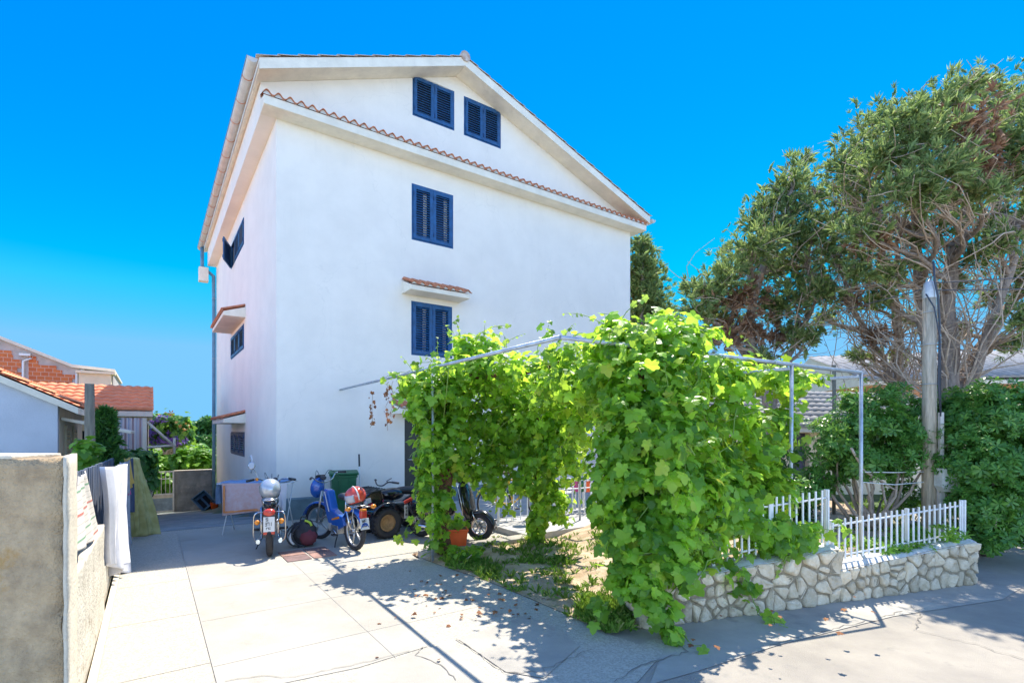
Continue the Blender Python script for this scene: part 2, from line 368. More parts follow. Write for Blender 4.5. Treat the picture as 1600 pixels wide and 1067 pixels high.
# plinth: front band with sloping cap, side band that follows the falling yard
pl = MB()
for a, b in ((0 - .045, DOOR[0] - .02), (DOOR[2] + .02, W_ + .045)):
    pl.prism([(-.045, -1.5), (-.002, -1.5), (-.002, .43), (-.03, .40), (-.045, .40)], a, b, lambda a_, b_, h: (h, a_, b_))
pl.add([(-.045, -.045, -1.6), (-.045, D_ + .04, -1.6), (-.045, D_ + .04, -.59), (-.045, -.045, .40), (-.002, -.002, .43), (-.002, D_ + .04, -.56)],
       [(0, 1, 2, 3), (3, 2, 5, 4)])
pl.build('plinth', 'plinth_grey', house)
bn = MB(); bn.box((1.15, -.16, .325), (1.9, .26, .05)); bn.box((.4, -.16, .15), (.1, .2, .3)); bn.box((1.9, -.16, .15), (.1, .2, .3))
# ---- shutters
def shutter_leaf(w, h, th=.035, pitch=.055, fr=.075):
    s = MB(); s.box((fr / 2, 0, h / 2), (fr, th, h)); s.box((w - fr / 2, 0, h / 2), (fr, th, h))
    s.box((w / 2, 0, fr / 2), (w - 2 * fr, th - .004, fr)); s.box((w / 2, 0, h - fr / 2), (w - 2 * fr, th - .004, fr))
    k = int((h - 2 * fr) / pitch)
    for i in range(k):
        z = fr + (i + .5) * (h - 2 * fr) / k
        s.box((w / 2, 0, z), (w - 2 * fr, .010, pitch * .74), rot(R(-42 + random.uniform(-4, 4))))
    for z in (h * .15, h * .85): s.box((.012, -th / 2 - .008, z), (.02, .014, .09), mi=1)
    return s
def window(x0, z0, x1, z1, face, leaves=2, pale_strips=False, ajar=None, fin='blue_paint'):
    """face 0: front (x along t); face 1: side wall (x along s, outward -x)"""
    T = Matrix() if face == 0 else Matrix(((0, 1, 0, 0), (1, 0, 0, 0), (0, 0, 1, 0), (0, 0, 0, 1)))
    w, h = x1 - x0, z1 - z0; f = MB(); e = .03
    for c, d in (((x0 + w / 2, .03, z0 + e / 2), (w, .06, e)), ((x0 + w / 2, .03, z1 - e / 2), (w, .06, e)),
                 ((x0 + e / 2, .03, z0 + h / 2), (e, .06, h - 2 * e)), ((x1 - e / 2, .03, z0 + h / 2), (e, .06, h - 2 * e))):
        f.box(c, d)
    f2 = MB()
    for v, fc, m_, sm in [(f.v, f.f, f.m, f.sm)]: f2.add(v, fc, 0, False, T)
    wo = f2.build('window', fin, house)
    b = MB(); b.add([(x0, .135, z0), (x1, .135, z0), (x1, .135, z1), (x0, .135, z1)], [(0, 1, 2, 3)], 0, False, T)
    b.build('pane', 'glass', wo)
    c = MB(); c.add([(x0 + w * .28 + i * w * .5 - .10, .10, z0 + .1) for i in ()], [])
    if pale_strips:  # narrow pale strips behind each shutter leaf
        for i in range(leaves):
            xa = x0 + w * (i + .62) / leaves
            c.add([(xa, .1, z0 + .1), (xa + .09, .1, z0 + .1), (xa + .09, .1, z1 - .12), (xa, .1, z1 - .12)], [(0, 1, 2, 3)], 0, False, T)
        c.build('curtain', 'curtain', wo)
    lw_ = (w - 2 * e - .006) / leaves
    for i in range(leaves):
        s = shutter_leaf(lw_ - .004, h - 2 * e - .01); q = MB()
        M = Matrix.Translation((x0 + e + .003 + i * lw_, -.002, z0 + e + .005))
        if ajar == i: M = Matrix.Translation((x0 + e + .003 + i * lw_ + lw_, -.02, z0 + e + .005)) @ rot(0, 0, R(18)) @ Matrix.Translation((-lw_, 0, 0))
        q.v = [T @ (M @ v) for v in s.v]; q.f = s.f; q.m = s.m; q.sm = s.sm
        q.build('shutter', [fin, 'blue_dark'], wo)
    return wo
for i, w_ in enumerate(FW): window(*w_, 0, pale_strips=(i > 1))
mat('brown_blue', (.10, .10, .16), .6, .4, 8)
window(*LW[0], 1, 3, ajar=2); window(*LW[1], 1, 3); window(*LW[2], 1, 3, fin='brown_blue')
# lintel slab above front window and side windows: little tiled canopies
def canopy(x0, x1, zb, zt, dep, face, per=.19):
    T = (lambda t, n, z: (t, -n, z)) if face == 0 else (lambda t, n, z: (-n, t, z))
    s = MB(); poly = [(-.01, zb), (dep, zb), (dep, zb + .10), (-.01, zt)]
    s.prism(poly, x0, x1, lambda a, b, h: T(h, a, b)); co = s.build('canopy', 'plaster_trim', house, bevel=.006)
    sh, mo = tile_strip(x0 + .01, x1 + .03, dep + .05, zb + .145, -.0, zt + .05, per, .045, T)
    sh.build('tile', 'terracotta', co); mo.build('mortar', 'mortar', co)
canopy(2.58, 4.05, 4.80, 5.10, .50, 0); canopy(3.95, 6.75, 4.66, 4.93, .5, 1); canopy(3.95, 6.75, 1.95, 2.2, .5, 1)
canopy(2.35, 3.95, 2.12, 2.36, .5, 0)
# entrance door, almost hidden by the vine
d = MB(); d.box(((DOOR[0] + DOOR[2]) / 2, .12, (DOOR[1] + DOOR[3]) / 2), (DOOR[2] - DOOR[0], .05, DOOR[3] - DOOR[1]))
do = d.build('door', 'dark_wood', house, bevel=.004)
h = MB(); h.tube([(DOOR[0] + .12, .05, 1.1), (DOOR[0] + .12, .05, 1.1 + .001), (DOOR[0] + .24, .05, 1.1)], .012, 8); h.tube([(DOOR[0] + .12, .095, 1.1), (DOOR[0] + .12, .05, 1.1)], .01, 8)
h.build('handle', 'zinc', do)
st = MB(); st.box((3.13, -.2, .06), (1.2, .5, .12)); st.build('step', 'mortar', house, bevel=.01)
f = MB(); x0, z0, x1, z1 = RWIN[0]
f.add([(x0, .13, z0), (x1, .13, z0), (x1, .13, z1), (x0, .13, z1)], [(0, 1, 2, 3)]); wo = f.build('window', 'glass', house)
q = MB()
for c, dd in (((x0 + .7, .1, z0 + .03), (1.4, .05, .06)), ((x0 + .7, .1, z1 - .03), (1.4, .05, .06)), ((x0 + .03, .1, 1.475), (.06, .05, .93)), ((x1 - .03, .1, 1.475), (.06, .05, .93)), ((x0 + .7, .1, 1.475), (.07, .05, .93))): q.box(c, dd)
q.build('frame', 'white_paint', wo)
# round vent cover on the side wall
v = MB(); M = Matrix.Translation((-.002, 3.0, .95)) @ rot(0, R(-90), 0)
v.lathe([(0, .012), (.15, .012), (.17, .02), (.19, .035), (.21, .035), (.215, 0)], 28, M)
vo = v.build('vent_cover', 'white_paint', house)
vb = MB()
for k in (-1, 0, 1): vb.box((0, k * .06, .018), (.22 - abs(k) * .06, .018, .012), M=None, mi=0)
q = MB(); q.v = [M @ p for p in vb.v]; q.f = vb.f; q.m = vb.m; q.sm = vb.sm; q.build('louvre', 'zinc', vo)
# ================================================================ ground
def gz(x, y):
    """height of the terrain: level in front, falling away beside and behind the house on the left"""
    q = Vector((x, y, 0)) - CX; d = q.dot(V); t = q.dot(U)
    if t < 1.0 and d > 0: return -1.15 * min(d, 26) / 11.1 * min(1, max(0, (1.0 - t) / 1.0))
    return 0.0
mat('far_ground', (.20, .19, .12), .98, 0, .4, .5, 5, col2=(.10, .13, .06))
b = MB()
b.grid(140, 120, lambda u, v: (-60 + 140 * u, -14 + 120 * v, gz(-60 + 140 * u, -14 + 120 * v) - .06), smooth=True)
R_ = 1500
for x0, x1, y0, y1, zz in ((-R_, -60, -14, 106, -2.7), (80, R_, -14, 106, -.06), (-R_, R_, 106, R_, -2.7), (-R_, R_, -R_, -14, -.06)):
    b.add([(x0, y0, zz), (x1, y0, zz), (x1, y1, zz), (x0, y1, zz)], [(0, 1, 2, 3)])
struct('ground', b, 'far_ground')
mat('pale_street', (.46, .43, .37), .93, .15, .8, .3, 30)
b = MB(); b.add([(-40, -30, -.03), (60, -30, -.03), (60, -3.9, -.03), (-40, -3.9, -.03)], [(0, 1, 2, 3)]); b.add([(-40, -3.9, -.03), (-.8, -3.9, -.03), (-3.4, 2.7, -.03), (-9, 2.7, -.03), (-40, 2.7, -.03)], [(0, 1, 2, 3, 4)]); struct('street', b, 'pale_street')  # unseen street behind the view, toned pale to bounce light onto the house
def sheet(name, pts, z, m, label=None, sub=0):
    mb = MB(); mb.add([(p[0], p[1], z) for p in pts], [t if (pts[t[1]][0] - pts[t[0]][0]) * (pts[t[2]][1] - pts[t[0]][1]) - (pts[t[1]][1] - pts[t[0]][1]) * (pts[t[2]][0] - pts[t[0]][0]) > 0 else tuple(reversed(t)) for t in tessellate_polygon([[Vector((p[0], p[1], 0)) for p in pts]])]); return struct(name, mb, m, label)
mat('concrete', (.43, .40, .335), .9, 0, 1.1, .35, 120, col2=(.31, .29, .25), spots=(2.6, (.24, .23, .21), .54, .72))
mat('slab_white', (.42, .395, .335), .88, 0, .9, .25, 90, col2=(.335, .312, .26), spots=(2.4, (.30, .275, .23), .58, .76))
mat('asphalt', (.39, .35, .285), .93, 0, 1.4, .5, 200, col2=(.30, .27, .225), spots=(2.0, (.25, .235, .205), .57, .72))
mat('old_concrete', (.30, .32, .31), .95, 0, 1.6, .5, 60, col2=(.20, .23, .23), spots=(3, (.12, .16, .14), .55, .7))
mat('crack', (.20, .185, .16), .95)
mat('joint', (.37, .35, .31), .95)
def agg(name, a, b_, sc=70):     # exposed aggregate: small pebbles in grey cement
    m = mat(name, a, .9); n = m.node_tree.nodes; L = m.node_tree.links; bs = n['Principled BSDF']
    tc = n.new('ShaderNodeTexCoord'); v = n.new('ShaderNodeTexVoronoi'); v.inputs['Scale'].default_value = sc
    L.new(tc.outputs['Object'], v.inputs['Vector']); r = n.new('ShaderNodeValToRGB'); r.color_ramp.elements[0].color = (*a, 1); r.color_ramp.elements[1].color = (*b_, 1)
    h = n.new('ShaderNodeSeparateColor'); L.new(v.outputs['Color'], h.inputs[0]); L.new(h.outputs[0], r.inputs[0]); L.new(r.outputs[0], bs.inputs['Base Color'])
    bp = n.new('ShaderNodeBump'); bp.inputs['Distance'].default_value = .004; L.new(v.outputs['Distance'], bp.inputs['Height']); L.new(bp.outputs[0], bs.inputs['Normal'])
agg('aggregate', (.48, .45, .37), (.34, .315, .26)); agg('aggregate_dark', (.46, .45, .43), (.24, .24, .23), 60)
KD = -2.35                                                       # house-frame t of the kerb under the left boundary wall
edge = [G(643, 866), G(690, 884), G(760, 907), G(830, 936), G(890, 962), G(945, 988), G(1000, 1006), G(1060, 983)]
dw = [hw(KD, -12.5), hw(KD, 0), hw(0.2, 0), hw(11, 0), hw(11, -4.2), hw(1.0, -4.24)] + edge + [Vector((1.35, 4.3, 0)), Vector((.75, 3.4, 0)), Vector((.2, 1.0, 0)), Vector((0, -4, 0))]
sheet('driveway', dw, 0, 'aggregate')
road = [Vector((.75, 3.4, 0)), Vector((1.35, 4.3, 0)), Vector((1.5, 4.72, 0)), Vector((5.35, 5.95, 0)), Vector((5.75, 6.6, 0)), Vector((6.3, 8.6, 0)), Vector((14, 17, 0)), Vector((40, 25, 0)), Vector((48, 12, 0)), Vector((14, -4, 0)), Vector((0, -4, 0)), Vector((.2, 1, 0))]
sheet('road', road, -.004, 'asphalt')
fp = [Vector((1.25, 4.2, 0)), Vector((1.5, 4.70, 0)), Vector((5.33, 5.92, 0)), Vector((5.7, 5.75, 0)), Vector((5.1, 5.35, 0)), Vector((3.6, 4.86, 0)), Vector((2.2, 4.22, 0)), Vector((1.35, 3.75, 0)), Vector((.95, 3.55, 0))]
sheet('road_edge', fp, .002, 'concrete')
# the pale cast slab in the middle of the drive, with its joints
sl_ = [G(219, 866), G(216, 862), G(470, 858), G(560, 912), G(640, 975), G(668, 1010), G(560, 1043), G(440, 1068), G(330, 1085), Vector((-1.9, 2.4, 0)), Vector((-2.45, 2.4, 0))]
hw1 = [hw(-1.62, -10.5), hw(-1.62, -.35), hw(-.2, -.35), hw(.9, -2.0)] + sl_[3:9] + [Vector((-1.1, 2.2, 0)), Vector((-.3, .4, 0)), Vector((-.1, -2, 0))]
sheet('concrete_slab', hw1, .004, 'slab_white')
sheet('concrete_patch', [G(560, 1047), G(672, 1013), G(705, 1003), G(745, 1040), G(800, 1100), Vector((-.2, 2.2, 0)), Vector((-.9, 2.3, 0))], .008, 'slab_white')
sheet('concrete_patch', [G(716, 999), G(820, 962), G(880, 985), G(905, 1010), G(850, 1060), G(790, 1050)], .006, 'concrete')
def strip_line(name, pts, w, z, m, jit=0):
    mb = MB(); P_ = []
    for i in range(len(pts) - 1):
        k = max(1, int((pts[i + 1] - pts[i]).length / .05)) if jit else 1
        for j in range(k):
            P_.append(pts[i].lerp(pts[i + 1], j / k) + (Vector((random.gauss(0, jit), random.gauss(0, jit), 0)) if jit else Vector()))
    P_.append(pts[-1]); L_ = []; 
    for i, p in enumerate(P_):
        d = (P_[min(i + 1, len(P_) - 1)] - P_[max(i - 1, 0)]).normalized(); n = Vector((-d.y, d.x, 0)); ww = w * (random.uniform(.4, 1.2) if jit else 1)
        L_ += [(p.x + n.x * ww / 2, p.y + n.y * ww / 2, z), (p.x - n.x * ww / 2, p.y - n.y * ww / 2, z)]
    mb.add(L_, [(2 * i, 2 * i + 1, 2 * i + 3, 2 * i + 2) for i in range(len(P_) - 1)]); return struct(name, mb, m)
for t in (-.45, .75): strip_line('slab_joint', [hw(t, -7.9), hw(t, -3.2 if t < 0 else -4.6)], .006, .007, 'joint')
for d in (-4.2, -5.3, -6.4): strip_line('slab_joint', [hw(-1.62, d), hw(1.4, d)], .006, .007, 'joint')
strip_line('slab_joint', [hw(-1.62, -10), hw(-1.62, -.2)], .007, .008, 'joint')
sheet('driveway_apron', [G(870, 990, 0), G(930, 958, 0), G(1060, 948, 0), G(1085, 1012, 0), G(960, 1055, 0)], -.002, 'concrete')
mat('tyre_dust', (.37, .35, .30), .95, .2, 6)
for d in (-6.3, -5.0, -3.6, -2.2, -.9): strip_line('slab_joint', [hw(KD, d), hw(-1.62, d)], .008, .004, 'joint')
strip_line('crack', [G(355, 1064), G(400, 1057), G(450, 1060), G(500, 1050), G(570, 1036), G(640, 1018)], .006, .010, 'crack', .008)
strip_line('crack', [G(716, 999), G(735, 1010), G(760, 1035), G(790, 1050), G(840, 1052), G(880, 1035), G(925, 1015)], .007, .010, 'crack', .014)
strip_line('crack', [G(663, 1012), G(650, 1025), G(690, 1040), G(712, 1064)], .008, .012, 'crack', .01)
strip_line('crack', [G(1030, 985), G(1055, 1000), G(1075, 1020), G(1000, 1040), G(960, 1066)], .010, .008, 'crack', .01)
strip_line('crack', [G(1420, 945), G(1440, 960), G(1430, 985), G(1500, 1000), G(1600, 1030)], .008, .006, 'crack', .015)
strip_line('crack', [G(1200, 1010), G(1290, 985), G(1360, 970), G(1410, 955)], .008, .006, 'crack', .015)
# reddish tiled inspection cover
cv = MB(); o_ = G(480, 866)
mat('red_tile', (.34, .20, .16), .85, .25, 8, .3, 60); mat('red_tile_dark', (.20, .13, .12), .85, .25, 8, .3, 60)
ux, vx = U * .34, -V * .34
for i in range(2):
    for j in range(2):
        c = o_ + ux * (i - .5) + vx * (j - .5) + Vector((0, 0, .009))
        cv.box(c, (.31, .31, .010), rot(0, 0, HROT), mi=(i + j) % 2)
cvo = cv.build('floor_tile', ['red_tile', 'red_tile_dark']); cvo['kind'] = 'structure'
# lower yard at the left side of the house, following the fall
yd = MB()
def yf(u, v):
    p = hw(KD + (0 + .02 - KD) * u, 0 + 11.6 * v); return (p.x, p.y, -1.15 * 11.6 * v / 11.1 + .004)
yd.grid(4, 30, yf); struct('yard', yd, 'old_concrete')
# terrace in front of the house, raised a little, and the kerb stone
mat('terrace', (.42, .41, .38), .9, .15, 3, .3, 60)
tr = MB(); tr.prism([(2.9, -4.25), (2.9, -.01), (12.5, -.01), (12.5, -4.25)], -.05, .10, lambda a, b, h: tuple(hw(a, b, h)))
struct('terrace', tr, 'terrace')
kb = MB(); kp = [(1.05 + .12, -4.36)] + [(1.17 - .13 * math.sin(a), -4.23 - .13 * math.cos(a)) for a in [R(20 + 14 * i) for i in range(11)]] + [(1.17, -4.10), (2.9, -4.10), (2.9, -4.36)]
kb.prism(kp, -.03, .09, lambda a, b, h: tuple(hw(a, b, h))); o = kb.build('kerb', 'concrete', bevel=.01); o['kind'] = 'structure'
# garden bed
mat('soil', (.58, .45, .31), .98, 0, 3.5, .9, 40, col2=(.34, .24, .14), spots=(6, (.20, .22, .09), .58, .68))
def soil_z(x, y):
    k = min(1, max(0, (x - .7) / 1.4)); return .02 + .27 * k * k * (3 - 2 * k) + .018 * math.sin(x * 7.1 + y * 3) + .015 * math.sin(y * 9 - x * 4)
gd = MB(); A_ = [p.copy() for p in edge]
bot = edge[:6] + [Vector((1.20, 4.66, 0)), Vector((1.55, 4.80, 0)), Vector((3.4, 5.45, 0)), Vector((5.2, 6.0, 0))]
top = [hw(1.2, -4.2), hw(1.9, -4.22), hw(2.9, -4.23), hw(4, -4.24), hw(5, -4.24), hw(6, -4.24), hw(7, -4.24), hw(8.5, -4.24), hw(10.5, -4.2), hw(12.5, -3.9)]
def along(pl, u):
    k = min(len(pl) - 2, int(u * (len(pl) - 1))); f = u * (len(pl) - 1) - k; return pl[k].lerp(pl[k + 1], f)
def gf(u, v):
    p = along(bot, u).lerp(along(top, u), v); e = min(1, v * 8) * 1.0
    return (p.x, p.y, .006 + soil_z(p.x, p.y) * min(1, v * 6) if u < .76 else soil_z(p.x, p.y))
gd.grid(90, 40, gf); struct('garden_bed', gd, 'soil')
# lawn and verge beyond the fence on the right
mat('lawn', (.07, .12, .03), .95, .4, 6, .8, 50)
lw2 = MB(); lw2.add([(5.2, 6.0, .28), (5.55, 6.7, .25), (6.1, 8.6, .22), (14, 18, .2), (12, 19, .2), hw(12.5, -3.9, .28)], [(0, 1, 2, 3, 4, 5)]); struct('lawn', lw2, 'lawn')
# ================================================================ left boundary, gate, stone walls, fences
mat('rough_wall', (.60, .44, .26), .97, 0, 5.5, 1.0, 70, col2=(.36, .26, .155), detail=12, spots=(2.0, (.46, .29, .12), .57, .64))
mat('wall_pale', (.62, .57, .46), .95, 0, 5, .7, 40, col2=(.50, .45, .36), spots=(4, (.36, .30, .22), .58, .68))
mat('wall_edge', (.62, .55, .43), .93, .12, 6, .5, 50)
# near pillar wall, facing the camera
w1 = thing('boundary_wall', 'rough brown-grey concrete wall nearest at the left, stained, with a paler right edge', 'wall', (-2.4, 2.78, 0))
def wob(mb, poly, z0, z1, nz=26, amp=.006, mi=0):
    """upright slab with an uneven face, polygon in plan subdivided and pushed about"""
    pts = []
    for i in range(len(poly)):
        a = Vector((*poly[i], 0)); c = Vector((*poly[(i + 1) % len(poly)], 0)); k = max(1, int((c - a).length / .12))
        for j in range(k): pts.append(a.lerp(c, j / k))
    n = len(pts); vs = []
    for i in range(nz + 1):
        z = z0 + (z1 - z0) * i / nz
        for p in pts:
            q = amp * (math.sin(p.x * 31 + z * 17) + math.sin(p.y * 23 - z * 29) + random.uniform(-1, 1)); vs.append((p.x + q * .5, p.y + q, z + (random.uniform(-amp, amp) if i in (0, nz) else 0)))
    fs = [(i * n + k, i * n + (k + 1) % n, (i + 1) * n + (k + 1) % n, (i + 1) * n + k) for i in range(nz) for k in range(n)]
    mb.add(vs, fs, mi, True); mb.add(vs[nz * n:], [tuple(range(n))], mi)
m_ = MB(); wob(m_, [(-2.8, 0), (-.02, 0), (-.235, .30), (-2.8, .30)], 0, 1.60); m_.build('wall_face', 'rough_wall', w1)
m_ = MB(); wob(m_, [(-.022, -.003), (0.0, -.003), (-.215, .315), (-.245, .315)], 0, 1.615, amp=.0015); m_.build('edge_render', 'wall_edge', w1)
m_ = MB(); m_.box((-1.55, .15, 1.607), (2.5, .31, .02)); m_.build('cap', 'wall_edge', w1, bevel=.006)
# low parapet and the fence on it, running back along the drive
w2 = thing('parapet_wall', 'low pale board-marked concrete parapet running back from the nearest wall beside the drive', 'wall', hw(KD, -6.75), HROT)
m_ = MB(); wob(m_, [(-.32, .12), (-.02, .0), (0.0, 2.05), (-.32, 2.05)], 0, .88, amp=.004); m_.build('wall_face', 'wall_pale', w2)
m_ = MB(); m_.prism([(0.0, 0), (.05, 0), (.05, .05), (0, .06)], -1.5, 7.0, lambda a, b, h: (a, h, b)); m_.build('kerb', 'wall_edge', w2, bevel=.006)
w3 = thing('lower_wall', 'low concrete footing under the laundry fence, running to the gate', 'wall', hw(KD, -4.7), HROT)
m_ = MB()
m_.add([(-.30, 0, -.02), (-.03, 0, -.02), (-.03, 4.7, -.02), (-.30, 4.7, -.02), (-.30, 0, .36), (-.03, 0, .36), (-.03, 4.7, .30), (-.30, 4.7, .30)], [(0, 1, 2, 3), (4, 7, 6, 5), (0, 4, 5, 1), (1, 5, 6, 2), (2, 6, 7, 3), (3, 7, 4, 0)])
m_.add([(-.30, 4.7, -.4), (-.03, 4.7, -.4), (-.03, 15.7, -1.4), (-.30, 15.7, -1.4), (-.30, 4.7, .30), (-.03, 4.7, .30), (-.03, 15.7, -.55), (-.30, 15.7, -.55)], [(0, 1, 2, 3), (4, 7, 6, 5), (0, 4, 5, 1), (1, 5, 6, 2), (2, 6, 7, 3), (3, 7, 4, 0)])
m_.build('wall_face', 'wall_pale', w3)
mat('board_blue', (.10, .13, .18), .75, .4, 7, .4, 40, spots=(3, (.22, .20, .20), .5, .7), stretch=(1, 1, .3)); mat('board_orange', (.45, .18, .08), .8)
bf = thing('board_fence', 'blue-grey upright board fence standing on the parapet behind the laundry', 'fence', hw(KD - .16, -6.7), HROT)
m_ = MB(); k = 0; y = 0.05
while y < 6.9:
    zt = 1.43 - .02 * y + random.uniform(-.006, .006); zb = .86 if y < 2.0 else .34
    m_.box((random.uniform(-.004, .004), y, (zt + zb) / 2), (.018, .078, zt - zb), rot(0, random.uniform(-.01, .01), 0)); y += .098
m_.build('board', 'board_blue', bf, bevel=.002)
for z in (1.30, .98): r = MB(); r.box((-.025, 3.45, z - .06), (.03, 6.8, .05), rot(-.02)); r.build('rail', 'board_blue', bf)
for y, z, h in ((.83, 1.12, .12), (.63, 1.05, .07), (1.12, 1.16, .09)): r = MB(); r.box((.0155, y, z), (.008, .06, h)); r.build('patch', 'board_orange', bf)
# laundry
def cloth(name, label, m, corners, folds=5, amp=.03, sag=.02, nu=40, nv=40, group=None, cat='laundry', extra=None, parent=None, thick=.004):
    """corners: top-left, top-right, bottom-right, bottom-left (world); folds run downwards"""
    tl, tr_, br, bl = [Vector(c) for c in corners]; n = ((tr_ - tl).cross(bl - tl)).normalized(); ph = random.uniform(0, 6)
    mb = MB()
    def fn(u, v):
        p = tl.lerp(tr_, u).lerp(bl.lerp(br, u), v)
        f = math.sin(u * folds * 2 * math.pi + ph + .9 * math.sin(v * 2.3 + ph)) * amp * (.45 + .55 * v) + math.sin(u * folds * 4.4 + v * 3) * amp * .4
        p = p + n * f - Vector((0, 0, sag * math.sin(math.pi * u) * (1 - v)))
        if extra: p = extra(p, u, v)
        return tuple(p)
    mb.grid(nu, nv, fn); o = mb.build(name, m, parent, solid=thick)
    if parent is None: tag(o, label, cat, group)
    return o
def stripes(name, base, bands, axis=2, spec=.3):
    """bands: list of (period, phase, width fraction, colour) stripes across one axis"""
    m = mat(name, base, .95, 0, 4, .2, 200); n = m.node_tree.nodes; L = m.node_tree.links; bs = n['Principled BSDF']
    tc = n.new('ShaderNodeTexCoord'); sx = n.new('ShaderNodeSeparateXYZ'); L.new(tc.outputs['Object'], sx.inputs[0]); cur = None
    for per, ph, wd, col in bands:
        a = n.new('ShaderNodeMath'); a.operation = 'MULTIPLY_ADD'; a.inputs[1].default_value = 1 / per; a.inputs[2].default_value = ph + 100; L.new(sx.outputs[axis], a.inputs[0])
        f = n.new('ShaderNodeMath'); f.operation = 'FRACT'; L.new(a.outputs[0], f.inputs[0]); l = n.new('ShaderNodeMath'); l.operation = 'LESS_THAN'; l.inputs[1].default_value = wd; L.new(f.outputs[0], l.inputs[0])
        x = n.new('ShaderNodeMix'); x.data_type = 'RGBA'; L.new(l.outputs[0], x.inputs[0]); x.inputs[7].default_value = (*col, 1)
        if cur: L.new(cur, x.inputs[6])
        else: x.inputs[6].default_value = (*base, 1)
        cur = x.outputs[2]
    L.new(cur, bs.inputs['Base Color'])
stripes('cloth_striped', (.66, .60, .52), [(.05, .1, .14, (.46, .42, .36)), (.30, 0, .05, (.50, .16, .12)), (.30, .5, .04, (.18, .34, .2))])
mat('cloth_white', (.74, .72, .73), .95, .08, 6, .2, 150); mat('cloth_greyblue', (.34, .36, .42), .95, .25, 9, .3, 150)
mat('cloth_navy', (.05, .07, .13), .95, .2, 9); mat('cloth_yellow', (.60, .40, .10), .95, .1, 9)
mat('cloth_pink', (.45, .06, .2), .9)
mat('cloth_olive', (.52, .47, .20), .9, 0, 7, .2, 120, col2=(.40, .35, .12), detail=1)
def kq(k, z, out=0): p = Vector((-2.94 - .563 * k, 3.57 + .827 * k, z)) + U * out; return p
LG = 'laundry drying over the left fence'
cloth('cloth', 'striped white cloth with red and green bands lying over the parapet, nearest of the laundry', 'cloth_striped', [P(122, 744, 3.35), P(134, 735, 3.9), P(158, 834, 4.8), P(121, 862, 3.12)], 3, .012, group=LG)
def hem(p, u, v): return p + Vector((.02 * math.sin(v * 5 + u * 3), 0, (.05 * math.sin(u * 9 + 1) - .03 * math.sin(u * 21)) * v ** 4))
cloth('bed_sheet', 'long white sheet hanging down over the fence almost to the ground', 'cloth_white', [P(159, 729, 4.9), P(196, 723, 6.9), P(192, 892, 6.35), P(172, 886, 5.4)], 6, .06, extra=hem, group=LG)
cloth('towel', 'grey-blue towel hanging between the white sheet and the yellow cloth', 'cloth_greyblue', [P(187, 722, 6.75), P(203, 718, 7.4), P(204, 850, 7.5), P(192, 886, 6.7)], 3, .02, group=LG)
cloth('dark_cloth', 'dark navy cloth hanging behind the small yellow one', 'cloth_navy', [P(196, 716, 7.5), P(208, 715, 7.8), P(209, 800, 7.9), P(203, 800, 7.6)], 2, .01, group=LG)
cloth('hand_towel', 'short orange-yellow towel hanging over the fence', 'cloth_yellow', [P(194, 716, 7.2), P(203, 714, 7.5), P(209, 752, 7.6), P(204, 764, 7.5)], 2, .01, group=LG)
cloth('pink_cloth', 'small bright pink cloth hanging low between the towels', 'cloth_pink', [P(197, 766, 7.2), P(204, 765, 7.3), P(205, 772, 7.3), P(199, 774, 7.2)], 2, .006, 0, 10, 10, group=LG)
def ext(p, u, v):
    if v > .86: p = Vector((p.x, p.y, max(p.z, .012 + .02 * abs(math.sin(u * 9)))))
    return p
cloth('tablecloth', 'olive yellow damask cloth hanging from the fence and trailing on the ground', 'cloth_olive', [P(200, 716, 7.7), P(213, 714, 8.4), G(242, 836, .01), G(205, 840, .01)], 5, .085, extra=ext, group=LG)
# gate and block wall at the foot of the yard
ZG = -1.14
gt = thing('metal_gate', 'small white barred metal gate with a blue-grey sheet panel below', 'gate', hw(-2.2, 11.1, ZG), HROT)
mat('gate_blue', (.22, .30, .36), .6, .3, 5, .2, 40); mat('gate_white', (.62, .62, .58), .6, .2, 6)
m_ = MB()
for c, d in (((.03, 0, .75), (.05, .05, 1.45)), ((.87, 0, .75), (.05, .05, 1.45)), ((.45, 0, 1.45), (.79, .04, .045)), ((.45, 0, .66), (.79, .04, .045)), ((.45, 0, .06), (.79, .04, .05)), ((.45, 0, 1.20), (.79, .03, .03))): m_.box(c, d)
m_.build('frame', 'gate_white', gt)
for i in range(6): m_ = MB(); m_.tube([(.14 + i * .125, 0, .68), (.14 + i * .125, 0, 1.43)], .012, 6); m_.build('bar', 'gate_white', gt)
m_ = MB(); m_.box((.45, 0, .30), (.79, .012, .44)); m_.build('panel', 'gate_blue', gt); m_ = MB(); m_.box((.45, 0, .58), (.79, .014, .11)); m_.build('strip', 'wall_pale', gt)
bw = thing('block_wall', 'square grey mottled concrete wall between the gate and the house corner', 'wall', hw(-1.3, 11.1, ZG), HROT)
mat('block_grey', (.26, .27, .26), .95, 0, 2.5, .7, 30, col2=(.14, .15, .15), spots=(3, (.38, .38, .34), .55, .7))
m_ = MB(); wob(m_, [(0, 0), (1.25, 0), (1.25, .2), (0, .2)], 0, 1.45, amp=.004); m_.build('wall_face', 'block_grey', bw); m_ = MB(); m_.box((.625, .1, 1.46), (1.28, .23, .03)); m_.build('cap', 'wall_pale', bw)
gp = MB(); wob(gp, [(-2.45, 11.0), (-2.24, 11.0), (-2.24, 11.22), (-2.45, 11.22)], ZG - .05, .2, 8, .003)
gp.v = [hw(p.x, p.y, p.z) for p in gp.v]; tag(gp.build('gate_post', 'block_grey'), 'short grey concrete post at the left of the white gate', 'post')
